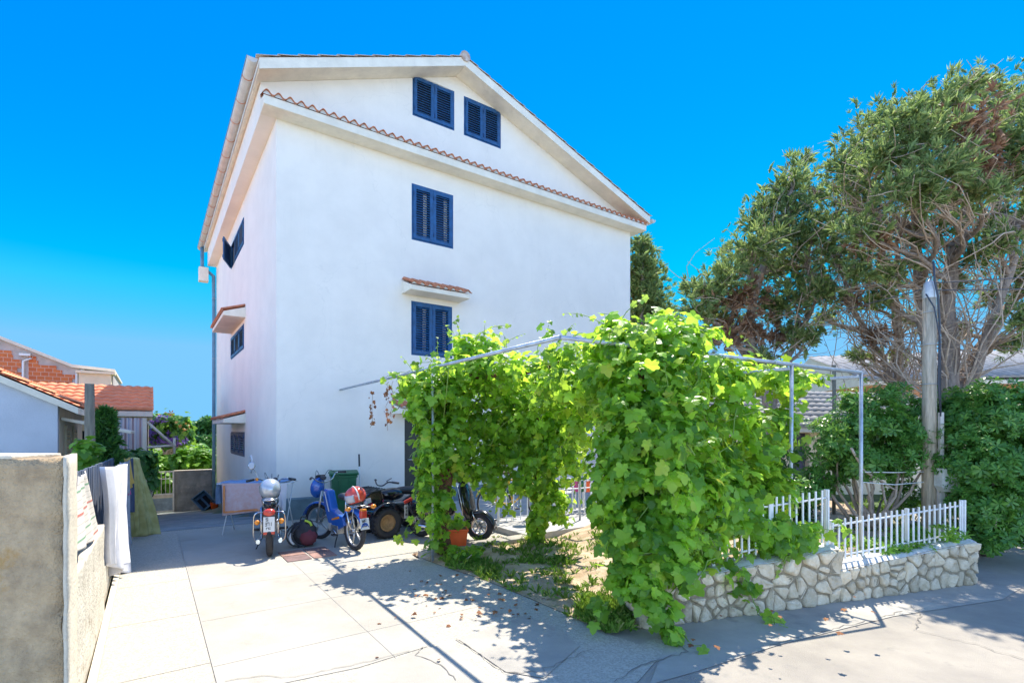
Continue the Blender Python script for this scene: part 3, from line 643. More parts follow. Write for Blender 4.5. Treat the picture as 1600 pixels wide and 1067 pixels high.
# ---- stone walls
mat('stone', (.74, .62, .44), .92, 0, 9, .9, 45, col2=(.56, .45, .29), spots=(5, (.58, .38, .22), .62, .76), island=.2)
mat('stone_mortar', (.32, .26, .17), .97, .3, 14, .8, 60)
def clip(poly, mx, my, nx, ny):
    out = []
    for i in range(len(poly)):
        a, c = poly[i], poly[(i + 1) % len(poly)]; da = (a[0] - mx) * nx + (a[1] - my) * ny; db = (c[0] - mx) * nx + (c[1] - my) * ny
        if da <= 0: out.append(a)
        if (da <= 0) != (db <= 0): t = da / (da - db); out.append((a[0] + (c[0] - a[0]) * t, a[1] + (c[1] - a[1]) * t))
    return out
def stones(mb, L, hl, hr, size, fn, gap=.013):
    rows = max(2, round((hl + hr) / 2 / size)); pts = []
    for r in range(rows):
        n = round(L / size * random.uniform(.75, 1.05))
        for i in range(n):
            u = (i + .5 + (.5 if r % 2 else 0) + random.uniform(-.34, .34)) / n; h = hl + (hr - hl) * u
            pts.append((u * L, (r + .5 + random.uniform(-.33, .33)) / rows * h))
    pts = [p for p in pts if random.random() > .13] + [(random.random() * L, random.random() * min(hl, hr)) for _ in range(int(len(pts) * .16))]
    for i, (x, y) in enumerate(pts):
        poly = [(0, 0), (L, 0), (L, hr), (0, hl)]
        for j, (a, c) in enumerate(pts):
            if j == i or abs(a - x) > size * 3: continue
            d = math.hypot(a - x, c - y); 
            if d < 1e-6: continue
            nx, ny = (a - x) / d, (c - y) / d; poly = clip(poly, (a + x) / 2 - nx * gap, (c + y) / 2 - ny * gap, nx, ny)
            if len(poly) < 3: break
        if len(poly) < 3: continue
        cx = sum(p[0] for p in poly) / len(poly); cy = sum(p[1] for p in poly) / len(poly); q = []
        for k in range(len(poly)):       # soften the corners
            a, c, e = poly[k - 1], poly[k], poly[(k + 1) % len(poly)]
            la = math.hypot(a[0] - c[0], a[1] - c[1]); le = math.hypot(e[0] - c[0], e[1] - c[1]); s_ = min(.022, la * .3, le * .3)
            if la < 1e-4 or le < 1e-4: continue
            p1 = (c[0] + (a[0] - c[0]) / la * s_, c[1] + (a[1] - c[1]) / la * s_); p2 = (c[0] + (e[0] - c[0]) / le * s_, c[1] + (e[1] - c[1]) / le * s_)
            q += [p1, ((p1[0] + p2[0] + c[0]) / 3, (p1[1] + p2[1] + c[1]) / 3), p2]
            mid = ((p2[0] + e[0] * .5 + c[0] * .5) / 2, (p2[1] + e[1] * .5 + c[1] * .5) / 2)
        if len(q) < 5: continue
        n = len(q); tx, ty = random.uniform(-.3, .3), random.uniform(-.25, .25); hh = random.uniform(.012, .034); vs = []
        for sc, o in ((1.02, -.02), (1, .008), (.94, hh * .85), (.66, hh * 1.1), (.3, hh * 1.15)):
            for (a, c) in q:
                x_, y_ = cx + (a - cx) * sc, cy + (c - cy) * sc
                vs.append(fn(x_, y_, o + ((x_ - cx) * tx + (y_ - cy) * ty + random.uniform(-.006, .006) if sc < .99 else 0)))
        vs.append(fn(cx, cy, hh * 1.15)); N = len(vs) - 1
        fs = [(r * n + k, r * n + (k + 1) % n, (r + 1) * n + (k + 1) % n, (r + 1) * n + k) for r in range(4) for k in range(n)] + [(4 * n + k, 4 * n + (k + 1) % n, N) for k in range(n)]
        mb.add(vs, fs, 0, True)
WA = Vector((1.15, 4.555, 0)); WB = Vector((3.36, 5.27, 0)); WC = Vector((5.31, 5.89, 0))
def stone_wall(a, b_, hl, hr, label, th=.30):
    d = (b_ - a); L = d.length; ang = math.atan2(d.y, d.x); r = thing('stone_wall', label, 'wall', a, ang, 'rubble stone garden walls by the road')
    c = MB(); c.add([(0, .0, -.1), (L, .0, -.1), (L, th, -.1), (0, th, -.1), (0, .0, hl), (L, .0, hr), (L, th, hr), (0, th, hl)], [(0, 1, 5, 4), (1, 2, 6, 5), (2, 3, 7, 6), (3, 0, 4, 7)]); c.build('core', 'stone_mortar', r)
    s = MB(); stones(s, L, hl - .01, hr - .01, .125, lambda x, y, o: (x, -o, y))
    stones(s, th, hr, hr, .13, lambda x, y, o: (L + o, x, y)); stones(s, th, hl, hl, .13, lambda x, y, o: (-o, x, y))
    s.build('stone_facing', 'stone', r)
    t = MB(); t.grid(int(L * 12), 5, lambda u, v: (u * L, -.012 + (th + .024) * v, hl + (hr - hl) * u + .012 + random.uniform(-.006, .006) - (.02 if v in (0, 1) else 0))); t.build('coping', 'mortar', r)
    return r
stone_wall(WA, WB, .38, .55, 'taller rubble stone wall of white rocks, left length by the road under the vine')
stone_wall(WB, WC, .33, .49, 'lower rubble stone wall of white rocks, right length by the road under the picket fence')
mat('picket_white', (.80, .79, .76), .5, .12, 5, .1, 40, spots=(9, (.45, .36, .28), .66, .8))
def picket_fence(a, b_, z0, z1, h0, h1, label, posts, sp=.083, name='picket_fence', wd=.018, group='white picket fences'):
    d = b_ - a; L = d.length; r = thing(name, label, 'fence', a, math.atan2(d.y, d.x), group); p = MB(); n = int(L / sp)
    for i in range(n + 1):
        u = i / n; zb = z0 + (z1 - z0) * u + .035; zt = h0 + (h1 - h0) * u
        p.box((u * L, -.012, (zb + zt) / 2 + random.uniform(-.004, .004)), (wd, .012, zt - zb), rot(0, random.uniform(-.012, .012), 0))
    p.build('picket', 'picket_white', r)
    for f in (.10, .80):
        q = MB(); za = z0 + (h0 - z0) * f + .03; zb = z1 + (h1 - z1) * f + .03; q.tube([(-.02, .006, za), (L + .02, .006, zb)], .011, 8); q.build('rail', 'picket_white', r)
    for u in posts:
        q = MB(); zb = z0 + (z1 - z0) * u - .02; zt = h0 + (h1 - h0) * u; q.box((u * L, .012, (zb + zt) / 2), (.035, .03, zt - zb)); q.build('post', 'picket_white', r)
    return r
nrm = Vector((-.307, .952, 0)) * .12
picket_fence(WB + nrm + Vector((.03, .01, 0)), WC + nrm, .35, .49, .815, .945, 'white picket fence on the lower stone wall, right length', (0.0, .55, .99))
picket_fence(WA + nrm + Vector((.15, .05, 0)), WB + nrm - Vector((.03, .01, 0)), .40, .56, .98, 1.14, 'white picket fence on the taller stone wall, half hidden in the vine', (.08, .33, .66, 1.0))
rl = picket_fence(hw(2.98, -3.3, .10), hw(5.9, -3.35, .10), .02, .02, .62, .62, 'low white railing on the terrace behind the vine', (0, .5, 1.0), .15, 'terrace_railing', .018, 'white picket fences')
# ================================================================ neighbouring houses
mat('wall_bluegrey', (.50, .53, .58), .93, .08, 1.5, .3, 40); mat('wall_cream', (.84, .70, .50), .92, .1, 2, .3, 40); mat('cream_trim', (.75, .68, .55), .85, .1, 4)
mat('roof_terra', (.88, .34, .17), .85, 0, 4, .4, 40, col2=(.72, .25, .12), spots=(5, (.66, .36, .24), .58, .7))
mat('roof_grey', (.34, .33, .32), .9, 0, 3, .5, 40, col2=(.22, .22, .21), spots=(6, (.46, .44, .40), .56, .68))
mat('towel_dark', (.10, .14, .22), .9); mat('shutter_cream', (.70, .60, .42), .6, .1, 5)
def tiled_plane(mb, a, b_, c, d, per=.23, course=.36, amp=.035):
    """a,b eave corners, c,d ridge corners above b and a"""
    a, b_, c, d = map(Vector, (a, b_, c, d)); n = (b_ - a).cross(d - a).normalized()
    if n.z < 0: n = -n
    W = (b_ - a).length; H = (d - a).length; rows = max(1, int(H / course)); nu = int(W / per) * 6
    for r in range(rows):
        v0, v1 = r / rows, min(1, (r + 1.1) / rows)
        mb.grid(nu, 1, lambda u, v: tuple(a.lerp(b_, u).lerp(d.lerp(c, u), v0 + (v1 - v0) * v) + n * (amp * abs(math.sin(u * W / per * math.pi)) + .035 * (1 - v) + .01)))
        mb.grid(nu, 1, lambda u, v: tuple(a.lerp(b_, u).lerp(d.lerp(c, u), v0) + n * ((amp * abs(math.sin(u * W / per * math.pi)) + .045) * v)), smooth=False)
# grey gable house on the left
h1 = thing('gable_house', 'low house with a blue-grey gable wall and cream shuttered side at the left edge', 'house', hw(-3.4, 1.8, -.6), HROT)
m_ = MB(); m_.prism([(-6, 0), (0, 0), (0, 2.86), (-3.2, 4.5), (-6, 3.1)], 0, .2, lambda a, b, h: (a, h, b)); m_.build('gable_wall', 'wall_bluegrey', h1)
m_ = MB(); sw = [(.9, 1.0, 1.55, 2.45), (2.1, 1.0, 2.75, 2.45)]
wall_holes(m_, .2, 4.2, lambda a: 0, lambda a: 2.84, sw, lambda a, b, d: (-d, a, b), .1)
m_.build('side_wall', 'wall_cream', h1)
for (y0, z0, y1, z1) in sw:
    s = shutter_leaf((y1 - y0), z1 - z0, pitch=.07); q = MB(); q.v = [Vector((.02 + v.y, y0 + v.x, z0 + v.z)) for v in s.v]; q.f = s.f; q.m = s.m; q.sm = s.sm; q.build('shutter', ['shutter_cream', 'cream_trim'], h1)
rr = MB(); tiled_plane(rr, (.32, -.12, 2.82), (.32, 4.3, 2.82), (-3.2, 4.3, 4.62), (-3.2, -.12, 4.62)); tiled_plane(rr, (-6.2, -.12, 3.2), (-6.2, 4.3, 3.2), (-3.2, 4.3, 4.62), (-3.2, -.12, 4.62))
ro = rr.build('roof', 'roof_terra', h1)
m_ = MB(); m_.prism([(.3, 2.66), (.3, 2.78), (-3.2, 4.58), (-3.2, 4.46)], -.1, 4.28, lambda a, b, h: (a, h, b)); m_.build('roof_slab', 'cream_trim', ro)
m_ = MB(); m_.box((.55, 1.6, 2.45), (1.1, 2.6, .06), rot(0, R(14))); m_.build('awning', 'cream_trim', h1, bevel=.01)
# terracotta roofed house with a striped curtain
h2 = thing('terracotta_house', 'small house with an orange terracotta roof and a striped curtain across its porch', 'house', (-9.75, 14.0, -1.0), HROT)
rr = MB(); tiled_plane(rr, (-6, 0, 3.31), (0, 0, 3.31), (0, 2.6, 4.10), (-6, 2.6, 4.10), .22); tiled_plane(rr, (-6, 5.2, 3.31), (0, 5.2, 3.31), (0, 2.6, 4.10), (-6, 2.6, 4.10), .22); ro2 = rr.build('roof', 'roof_terra', h2)
m_ = MB(); m_.prism([(.02, 3.14), (.02, 3.27), (2.6, 4.06), (5.2, 3.27), (5.2, 3.14)], -6, -.02, lambda a, b, h: (h, a, b)); m_.build('roof_slab', 'cream_trim', ro2)
m_ = MB(); wall_holes(m_, -6, -1.16, lambda a: -.5, lambda a: 3.12, [(-1.62, .2, -1.22, 2.75), (-2.9, 1.2, -2.3, 2.6)], lambda a, b, d: (a, .35 + d, b), .2); m_.add([(-1.16, .6, -.5), (-.12, .6, -.5), (-.12, .6, 3.1), (-1.16, .6, 3.1)], [(0, 1, 2, 3)]); m_.add([(-.12, .35, -.5), (-.12, 5, -.5), (-.12, 5, 3.1), (-.12, .35, 3.1)], [(0, 1, 2, 3)]); m_.build('wall', 'wall_cream', h2)
d_ = MB(); d_.box((-1.42, .52, 1.5), (.40, .04, 2.5)); d_.build('door', 'dark_inside', h2)  # near-black slab painting the dark of the open doorway
d_ = MB(); d_.box((-1.50, .47, 1.3), (.05, .03, 1.6)); d_.box((-1.36, .47, 1.2), (.09, .03, 1.3)); d_.build('door_curtain', 'towel_dark', h2)
q = MB(); q.box((-1.42, .44, 1.5), (.04, .04, 2.5)); q.build('door_frame', 'shutter_cream', h2)
for x in (-1.72, -1.14, -.20): q = MB(); q.box((x, .1, 1.4), (.10, .10, 3.4)); q.build('pillar', 'cream_trim', h2, bevel=.01)
stripes('striped_curtain', (.60, .54, .54), [(.16, 0, .3, (.42, .30, .29)), (.16, .5, .12, (.34, .40, .52)), (.33, .3, .1, (.70, .66, .64))], 0)
m_ = MB(); m_.grid(80, 4, lambda u, v: (-1.08 + .83 * u, .06 + .02 * math.sin(u * 60), 3.10 - 1.65 * v)); m_.build('curtain', 'striped_curtain', h2, solid=.004)
q = MB(); q.box((-.66, .05, 1.42), (.95, .04, .05)); q.build('rail', 'cream_trim', h2); q = MB(); q.box((-.66, .14, .9), (.86, .1, .9)); q.build('parapet', 'wall_bluegrey', h2)
for a, b_ in (((-.15, .1, 3.0), (.50, .3, 2.30)), ((-.15, .1, 2.3), (.52, .3, 2.34)), ((.48, .3, 2.55), (.48, .3, 2.1))): q = MB(); q.tube([a, b_], .035, 4); q.build('beam', 'cream_trim', h2)
# unfinished brick house behind
h3 = thing('brick_house', 'unfinished grey house with patches of bare orange brick and white drain pipes', 'house', (-15.5, 20, -1.5), HROT)
mat('render_grey', (.52, .47, .44), .95, .2, 2, .5, 20)
m = mat('brick', (.55, .17, .07), .9, 0, 4, .3, 60); n = m.node_tree.nodes; L = m.node_tree.links; bk = n.new('ShaderNodeTexBrick'); tc = n.new('ShaderNodeTexCoord'); mp = n.new('ShaderNodeMapping'); mp.inputs['Rotation'].default_value = (R(90), 0, 0)
L.new(tc.outputs['Object'], mp.inputs[0]); L.new(mp.outputs[0], bk.inputs[0]); bk.inputs['Scale'].default_value = 1; bk.inputs['Brick Width'].default_value = .22; bk.inputs['Row Height'].default_value = .15; bk.inputs['Mortar Size'].default_value = .009
bk.inputs['Color1'].default_value = (.66, .19, .06, 1); bk.inputs['Color2'].default_value = (.55, .14, .05, 1); bk.inputs['Mortar'].default_value = (.62, .38, .28, 1); L.new(bk.outputs[0], n['Principled BSDF'].inputs['Base Color'])
m_ = MB(); m_.prism([(-9, 0), (0, 0), (0, 5.55), (-1.2, 5.62), (-3.3, 6.55), (-6, 7.7), (-9, 6.4)], 0, 6, lambda a, b, h: (a, h, b)); m_.build('wall', 'render_grey', h3)
def stepped(x0, x1, zt0, zt1, zb, zr_l=None):     # ragged patch of bare brick in courses
    mb = MB(); z = zb
    while z < max(zt0, zt1):
        z2 = z + .15; k = (z2 - zt1) / (zt0 - zt1 + 1e-6); xr = (x1 if z2 <= zt1 else x1 + (x0 - x1) * min(1, k)) + random.choice((-.11, 0, .11))
        if xr - x0 > .2: mb.box(((x0 + xr) / 2, -.012, z + .075), (xr - x0, .03, .149))
        z += .15
    return mb
stepped(-5.2, -2.72, 6.55, 6.05, 4.6).build('brick_patch', 'brick', h3); stepped(-2.42, -1.22, 6.0, 5.35, 4.6).build('brick_patch', 'brick', h3)
m_ = MB(); m_.prism([(.06, 5.52), (.06, 5.62), (-1.2, 5.72), (-3.3, 6.65), (-6, 7.8), (-9, 6.5), (-9, 6.4), (-6, 7.7), (-3.3, 6.54), (-1.2, 5.61)], -.25, 6.2, lambda a, b, h: (a, h, b)); m_.build('roof', 'cream_trim', h3)
for x, z in ((-2.55, 5.75), (-1.08, 5.45)): q = MB(); q.tube([(x + .22, -.1, z + .12), (x, -.1, z), (x, -.1, 2.5)], .04, 8); q.build('drain_pipe', 'white_paint', h3)
q = MB(); q.box((-.52, -.2, 4.95), (.95, .4, .9)); q.box((-.5, -.25, 5.44), (1.15, .6, .09)); q.build('balcony', 'wall_cream', h3)
q = MB(); q.box((-2.5, -.1, 5.98), (.3, .2, .08)); q.build('vent', 'white_paint', h3)
# far white house, steeple
h4 = thing('far_house', 'small white gabled house far behind the hedge, partly behind the drainpipe', 'house', (-25.2, 40, -3), 0)
m_ = MB(); m_.prism([(0, 0), (6, 0), (6, 4.4), (3.0, 4.9), (0, 3.9)], 0, 7, lambda a, b, h: (a, h, b)); m_.build('wall', 'white_paint', h4); m_ = MB(); m_.prism([(-.3, 3.85), (-.3, 4.0), (3.0, 5.1), (6.3, 4.5), (6.3, 4.35), (3, 4.95)], -.2, 7.2, lambda a, b, h: (a, h, b)); m_.build('roof', 'roof_terra', h4)
for x in (1.0, 2.0): q = MB(); q.box((x, -.01, 3.0), (.5, .06, .8)); q.build('window', 'glass', h4)
h5 = thing('church_tower', 'tiny pale church steeple with a pointed spire on the horizon', 'tower', (-94, 150, -10.8))
m_ = MB(); m_.box((0, 0, 4), (3.2, 3.2, 8.4)); m_.build('tower', 'cream_trim', h5); m_ = MB(); m_.lathe([(2.2, 8.2), (1.3, 10.2), (.05, 14.0)], 8, smooth=False); m_.build('spire', 'roof_grey', h5)
for x in (-.6, .6): q = MB(); q.box((x, -1.62, 6.6), (.6, .1, 1.4)); q.build('window', 'dark_inside', h5)
# right: cream house with grey tiles
h6 = thing('grey_roof_house', 'low cream house with a grey tiled roof behind the garden fence', 'house', (6.0, 11.8, 0), R(12))
m_ = MB(); wall_holes(m_, 0, 6.2, lambda a: -.3, lambda a: 1.85, [(.5, .2, .95, 1.7), (3.2, .6, 3.9, 1.5)], lambda a, b, d: (a, d, b), .15); m_.add([(0, 0, -.3), (0, 5, -.3), (0, 5, 1.85), (0, 0, 1.85)], [(0, 1, 2, 3)]); m_.add([(6.2, 0, -.3), (6.2, 5, -.3), (6.2, 5, 1.85), (6.2, 0, 1.85)], [(0, 1, 2, 3)]); m_.build('wall', 'wall_cream', h6)
m_ = MB(); m_.box((.725, .14, .95), (.44, .03, 1.5)); m_.build('door', 'brown_blue', h6); m_ = MB(); m_.box((3.55, .13, 1.05), (.7, .03, .9)); m_.build('window', 'glass', h6)
rr = MB(); tiled_plane(rr, (-.9, -.45, 1.82), (6.5, -.45, 1.82), (6.5, 2.4, 2.85), (-.9, 2.4, 2.85)); tiled_plane(rr, (-.9, 5.3, 1.82), (6.5, 5.3, 1.82), (6.5, 2.4, 2.85), (-.9, 2.4, 2.85)); ro = rr.build('roof', 'roof_grey', h6)
m_ = MB(); m_.prism([(-.42, 1.72), (-.42, 1.82), (2.4, 2.84), (5.3, 1.82), (5.3, 1.72), (2.4, 2.72)], -.88, 6.48, lambda a, b, h: (h, a, b)); m_.build('roof_slab', 'cream_trim', ro)
h7 = thing('orange_house', 'orange rendered house with a grey corrugated roof behind the right-hand trees', 'house', (13.6, 19.5, -.5), R(-6))
mat('wall_orange', (.62, .28, .14), .9, .1, 2, .3, 40)
m_ = MB(); m_.box((7, 4, 2.1), (14, 8, 4.2)); m_.build('wall', 'wall_orange', h7)
rr = MB(); tiled_plane(rr, (-.5, -.6, 4.1), (14.5, -.6, 4.3), (14.5, 4, 5.9), (-.5, 4, 5.6), .3, 5, .05); ro = rr.build('roof', 'roof_grey', h7); m_ = MB(); m_.prism([(-.55, 3.95), (-.55, 4.08), (4, 5.6), (8.4, 4.1), (8.4, 3.95)], -.4, 14.4, lambda a, b, h: (h, a, b)); m_.build('roof_slab', 'cream_trim', ro)
for x in (1.5, 6, 10): q = MB(); q.box((x, -.01, 2.6), (1.0, .08, 1.1)); q.build('window', 'glass', h7)
# ---- wooden pole, utility pole, garden stakes
mat('old_wood', (.30, .26, .19), .9, 0, 6, .8, 40, col2=(.19, .165, .12), stretch=(6, 6, .6)); mat('pole_wood', (.72, .60, .44), .9, 0, 6, .8, 40, col2=(.42, .34, .24), stretch=(8, 8, .5)); mat('cable', (.05, .06, .08), .6)
p_ = MB(); p_.tube([(-7.36, 9, -.1), (-7.38, 9, 1.2), (-7.39, 9, 2.57)], [.08, .078, .07], 12); tag(p_.build('wooden_post', 'old_wood'), 'weathered grey timber post standing behind the laundry fence', 'post')
up = thing('utility_pole', 'timber utility pole with metal cap and grey junction box behind the picket fence', 'pole', (5.84, 7.2, .2))
def sq(r0, r1, z0, z1, n=4): m = MB(); m.tube([(0, 0, z0), (0, 0, (z0 + z1) / 2), (0, 0, z1)], [r0, (r0 + r1) / 2, r1], 12); return m
sq(.092, .078, 0, 3.48).build('pole', 'pole_wood', up); m_ = MB(); m_.lathe([(.083, 3.40), (.085, 3.50), (.06, 3.62), (.0, 3.69)], 12); m_.build('cap', 'zinc', up)
m_ = MB(); m_.tube([(.0, -.07, 3.9), (.0, -.09, 3.62), (.03, -.11, 3.4), (.05, -.115, 3.0), (.03, -.12, 2.2), (.06, -.12, 1.75)], .013, 6); m_.build('cable', 'cable', up)
m_ = MB(); m_.tube([(-.09, -.05, 3.45), (-.03, -.12, 3.25), (.045, -.13, 2.8), (.05, -.13, 1.75)], .009, 6); m_.build('cable', 'cable', up)
m_ = MB(); m_.box((.07, -.11, 1.33), (.05, .05, .95)); m_.box((.07, -.11, .5), (.07, .06, 1.0)); m_.build('conduit', 'gutter_pale', up, bevel=.004)
m_ = MB(); m_.box((.10, -.17, .92), (.24, .14, .24)); m_.add([(-.02, -.24, .80), (.22, -.24, .80), (.22, -.1, .80), (-.02, -.1, .80), (.03, -.2, .72), (.15, -.2, .72), (.15, -.1, .72), (.03, -.1, .72)], [(4, 5, 6, 7), (0, 1, 5, 4), (1, 2, 6, 5), (2, 3, 7, 6), (3, 0, 4, 7)]); m_.build('junction_box', 'mortar', up, bevel=.006)
for z in (3.2, 2.75, 2.2): m_ = MB(); m_.tube([(.10 * math.cos(a), .10 * math.sin(a), z) for a in [i * math.pi / 6 for i in range(12)]], .006, 5, closed=True); m_.build('strap', 'zinc', up)
for (z, s) in ((.98, 0), (.84, .03)): m_ = MB(); m_.tube([(0, 0, z), (-.5, -.02, z - .01 - s), (-1.0, -.05, z)], .008, 5); m_.build('rod', 'white_paint', up)
mat('wire', (.08, .08, .09), .6)
for i, (a, b_, sg) in enumerate((((5.84, 7.15, 3.8), (30, 6, 6.5), .8), ((5.84, 7.15, 3.75), (4.5, 30, 6.0), .6), ((5.86, 7.15, 3.7), (30, 9, 6.2), .9))):
    a, b_ = Vector(a), Vector(b_); m_ = MB(); m_.tube([a.lerp(b_, k / 24) - Vector((0, 0, sg * 4 * (k / 24) * (1 - k / 24) * .5)) for k in range(25)], .008, 5); tag(m_.build('overhead_wire', 'wire'), ['thin dark wire running off to the right from the utility pole top', 'thin dark wire running back from the utility pole past the trees', 'lowest thin wire running right from the utility pole cap'][i], 'wire', 'overhead wires')
st_ = MB(); st_.tube([(5.63, 9.0, 0), (5.635, 9, 2.9)], .03, 8); tag(st_.build('garden_pole', 'old_wood'), 'thin bare timber pole standing behind the pergola in front of the grey roof', 'pole')
# ================================================================ plants
leafmat('vine_leaf', (.045, .17, .015), (.28, .48, .06), (.62, .92, .08), .54, .36, brown=(.94, (.42, .34, .06)))
leafmat('vine_tip', (.20, .36, .06), (.34, .46, .12), (.5, .7, .1), .5, .45)
leafmat('dry_leaf', (.22, .08, .03), (.36, .16, .06), (.3, .12, .04), .3, .7)
leafmat('cypress_leaf', (.10, .18, .06), (.33, .43, .16), (.48, .62, .20), .42, .6, brown=(.80, (.42, .29, .17)))
leafmat('cypress_dead', (.24, .13, .08), (.40, .25, .15), (.35, .18, .10), .2, .8)
leafmat('shrub_leaf', (.05, .17, .03), (.17, .36, .07), (.30, .55, .07), .40, .32)
leafmat('hedge_leaf', (.08, .22, .02), (.22, .42, .05), (.38, .65, .06), .45, .4)
leafmat('dark_leaf', (.03, .12, .03), (.10, .24, .05), (.16, .38, .05), .36, .4)
leafmat('grass_blade', (.08, .20, .02), (.22, .36, .06), (.35, .55, .07), .45, .5, brown=(.86, (.42, .34, .15)))
leafmat('flower_purple', (.12, .07, .42), (.28, .16, .58), (.3, .15, .6), .4, .6)
leafmat('flower_orange', (.50, .20, .06), (.62, .30, .16), (.6, .25, .08), .4, .6)
mat('bark', (.40, .32, .26), .95, 0, 7, 1.0, 35, col2=(.22, .17, .14), stretch=(3, 3, .7)); mat('bark_pale', (.56, .44, .34), .95, 0, 9, .6, 40, col2=(.38, .29, .22)); mat('vine_bark', (.22, .09, .045), .95, 0, 9, 1, 40, col2=(.11, .05, .03), stretch=(4, 4, .6)); mat('green_stem', (.20, .30, .06), .7)
ol = [(0, 0), (.20, -.14), (.40, -.12), (.50, .08), (.40, .22), (.60, .40), (.55, .55), (.33, .58), (.24, .82), (0, 1.05)]
ol = ol + [(-x, y) for x, y in ol[-2:0:-1]]
def foldz(x, y): return -.22 * abs(x) + .10 * math.sin(y * 4) - .12 * y * y
LEAF_V = [(0, .32, .03)] + [(x, y, foldz(x, y)) for x, y in ol]; LEAF_F = [(0, i, i + 1) for i in range(1, len(ol))] + [(0, len(ol), 1)]
def blob_points(blobs, hollow=.55):
    P_, N_ = [], []
    for (px, py, Y, rx, ry, rz, n) in blobs:
        c = np.array(P(px, py, Y)) if py is not None else np.array(px); n = int(n)
        d = RNG.normal(size=(n, 3)); d /= np.linalg.norm(d, axis=1, keepdims=True)
        r = hollow + (1 - hollow) * RNG.random(n) ** .7; r = r * (1 + .16 * np.sin(d[:, 0] * 5 + py) + .14 * np.sin(d[:, 2] * 7 + px) + .17 * RNG.normal(size=n))
        q = c + d * r[:, None] * np.array([rx, ry, rz]); keep = (np.sin(q[:, 0] * 6.1 + 1) * np.sin(q[:, 2] * 6.7 + .5) * np.sin(q[:, 1] * 5.3) + RNG.random(n) * .9) > -.0
        P_.append(q[keep]); N_.append((d / np.array([rx, ry, rz]) )[keep])
    P_ = np.concatenate(P_); N_ = np.concatenate(N_); N_ /= np.linalg.norm(N_, axis=1, keepdims=True); return P_, N_
def leaves(name, P_, N_, size, m, parent, droop=.5, up=.5, jit=.55, tv=LEAF_V, tf=LEAF_F, smooth=False, zmin=None):
    if zmin is not None: k = P_[:, 2] > zmin; P_, N_ = P_[k], N_[k]
    nn = N_ + np.array([0, 0, up]) + RNG.normal(size=P_.shape) * jit
    F = frames(nn, droop); s = size * (.40 + .95 * RNG.random(len(P_))); return scatter(name, tv, tf, P_, F * s[:, None, None], m, parent, smooth)
def wig(a, b_, n, amp, sag=0):
    a, b_ = Vector(a), Vector(b_); o = [a.lerp(b_, i / n) + Vector((random.gauss(0, amp), random.gauss(0, amp), random.gauss(0, amp * .6) - sag * math.sin(math.pi * i / n))) for i in range(n + 1)]; o[0] = a; return o
def shoots(stem, starts, length, leafP, leafN, up=(0, 0, 1)):
    for c in starts:
        d = Vector((random.gauss(0, .6), random.gauss(0, .6), random.gauss(0, .3))) + Vector(up); d.normalize(); p = Vector(c); pts = [p.copy()]; L_ = length * random.uniform(.5, 1.3)
        for k in range(7): d = (d + Vector((random.gauss(0, .18), random.gauss(0, .18), -.10))).normalized(); p = p + d * L_ / 7; pts.append(p.copy()); leafP.append(tuple(p)); leafN.append((random.gauss(0, 1), random.gauss(0, 1), .6))
        stem.tube(pts, [.004] * 6 + [.002] * 2, 4)
def vine(label, blobs, trunks, loc, size=.102, shoot_n=36, cat='vine', drops=()):
    r = thing('grape_vine', label, cat, (0, 0, 0)); P_, N_ = blob_points(blobs)
    st = MB(); lp, ln = [], []
    top = P_[P_[:, 2] > np.percentile(P_[:, 2], 55)]; idx = RNG.choice(len(top), shoot_n); shoots(st, top[idx], .42, lp, ln)
    idx = RNG.choice(len(P_), shoot_n); shoots(st, P_[idx], .35, lp, ln, (0, 0, -.9))
    for a, b_, n in drops:      # hanging or creeping runners with leaves
        q = wig(a, b_, 10, .03); st.tube(q, .004, 5)
        for i in range(n): k = random.random() * 9.99; p = q[int(k)].lerp(q[int(k) + 1], k % 1); P_ = np.vstack([P_, np.array(p) + RNG.normal(size=3) * .05]); N_ = np.vstack([N_, [random.gauss(0, .5), -1, .4]])
    leaves('foliage', P_, N_, size, 'vine_leaf', r, .55, .55, .6, zmin=.02)
    leaves('shoot_leaves', np.array(lp), np.array(ln), size * .55, 'vine_tip', r, 1.2, .6, .6)
    for _ in range(len(blobs) * 3):
        a = P_[RNG.integers(len(P_))]; b_ = P_[RNG.integers(len(P_))]
        if np.linalg.norm(a - b_) < 1.6: st.tube(wig(a, b_, 6, .05), .006, 5)
    st.build('stem', 'green_stem', r)
    for pts, r0, r1 in trunks:
        t = MB(); n = len(pts); q = []
        for i in range(n - 1): q += [Vector(pts[i]).lerp(Vector(pts[i + 1]), k / 4) + Vector((random.gauss(0, .012), random.gauss(0, .012), 0)) for k in range(4)]
        q.append(Vector(pts[-1])); t.tube(q, [r0 + (r1 - r0) * i / (len(q) - 1) * 1 for i in range(len(q))], 9); t.build('trunk', 'vine_bark', r)
    return r
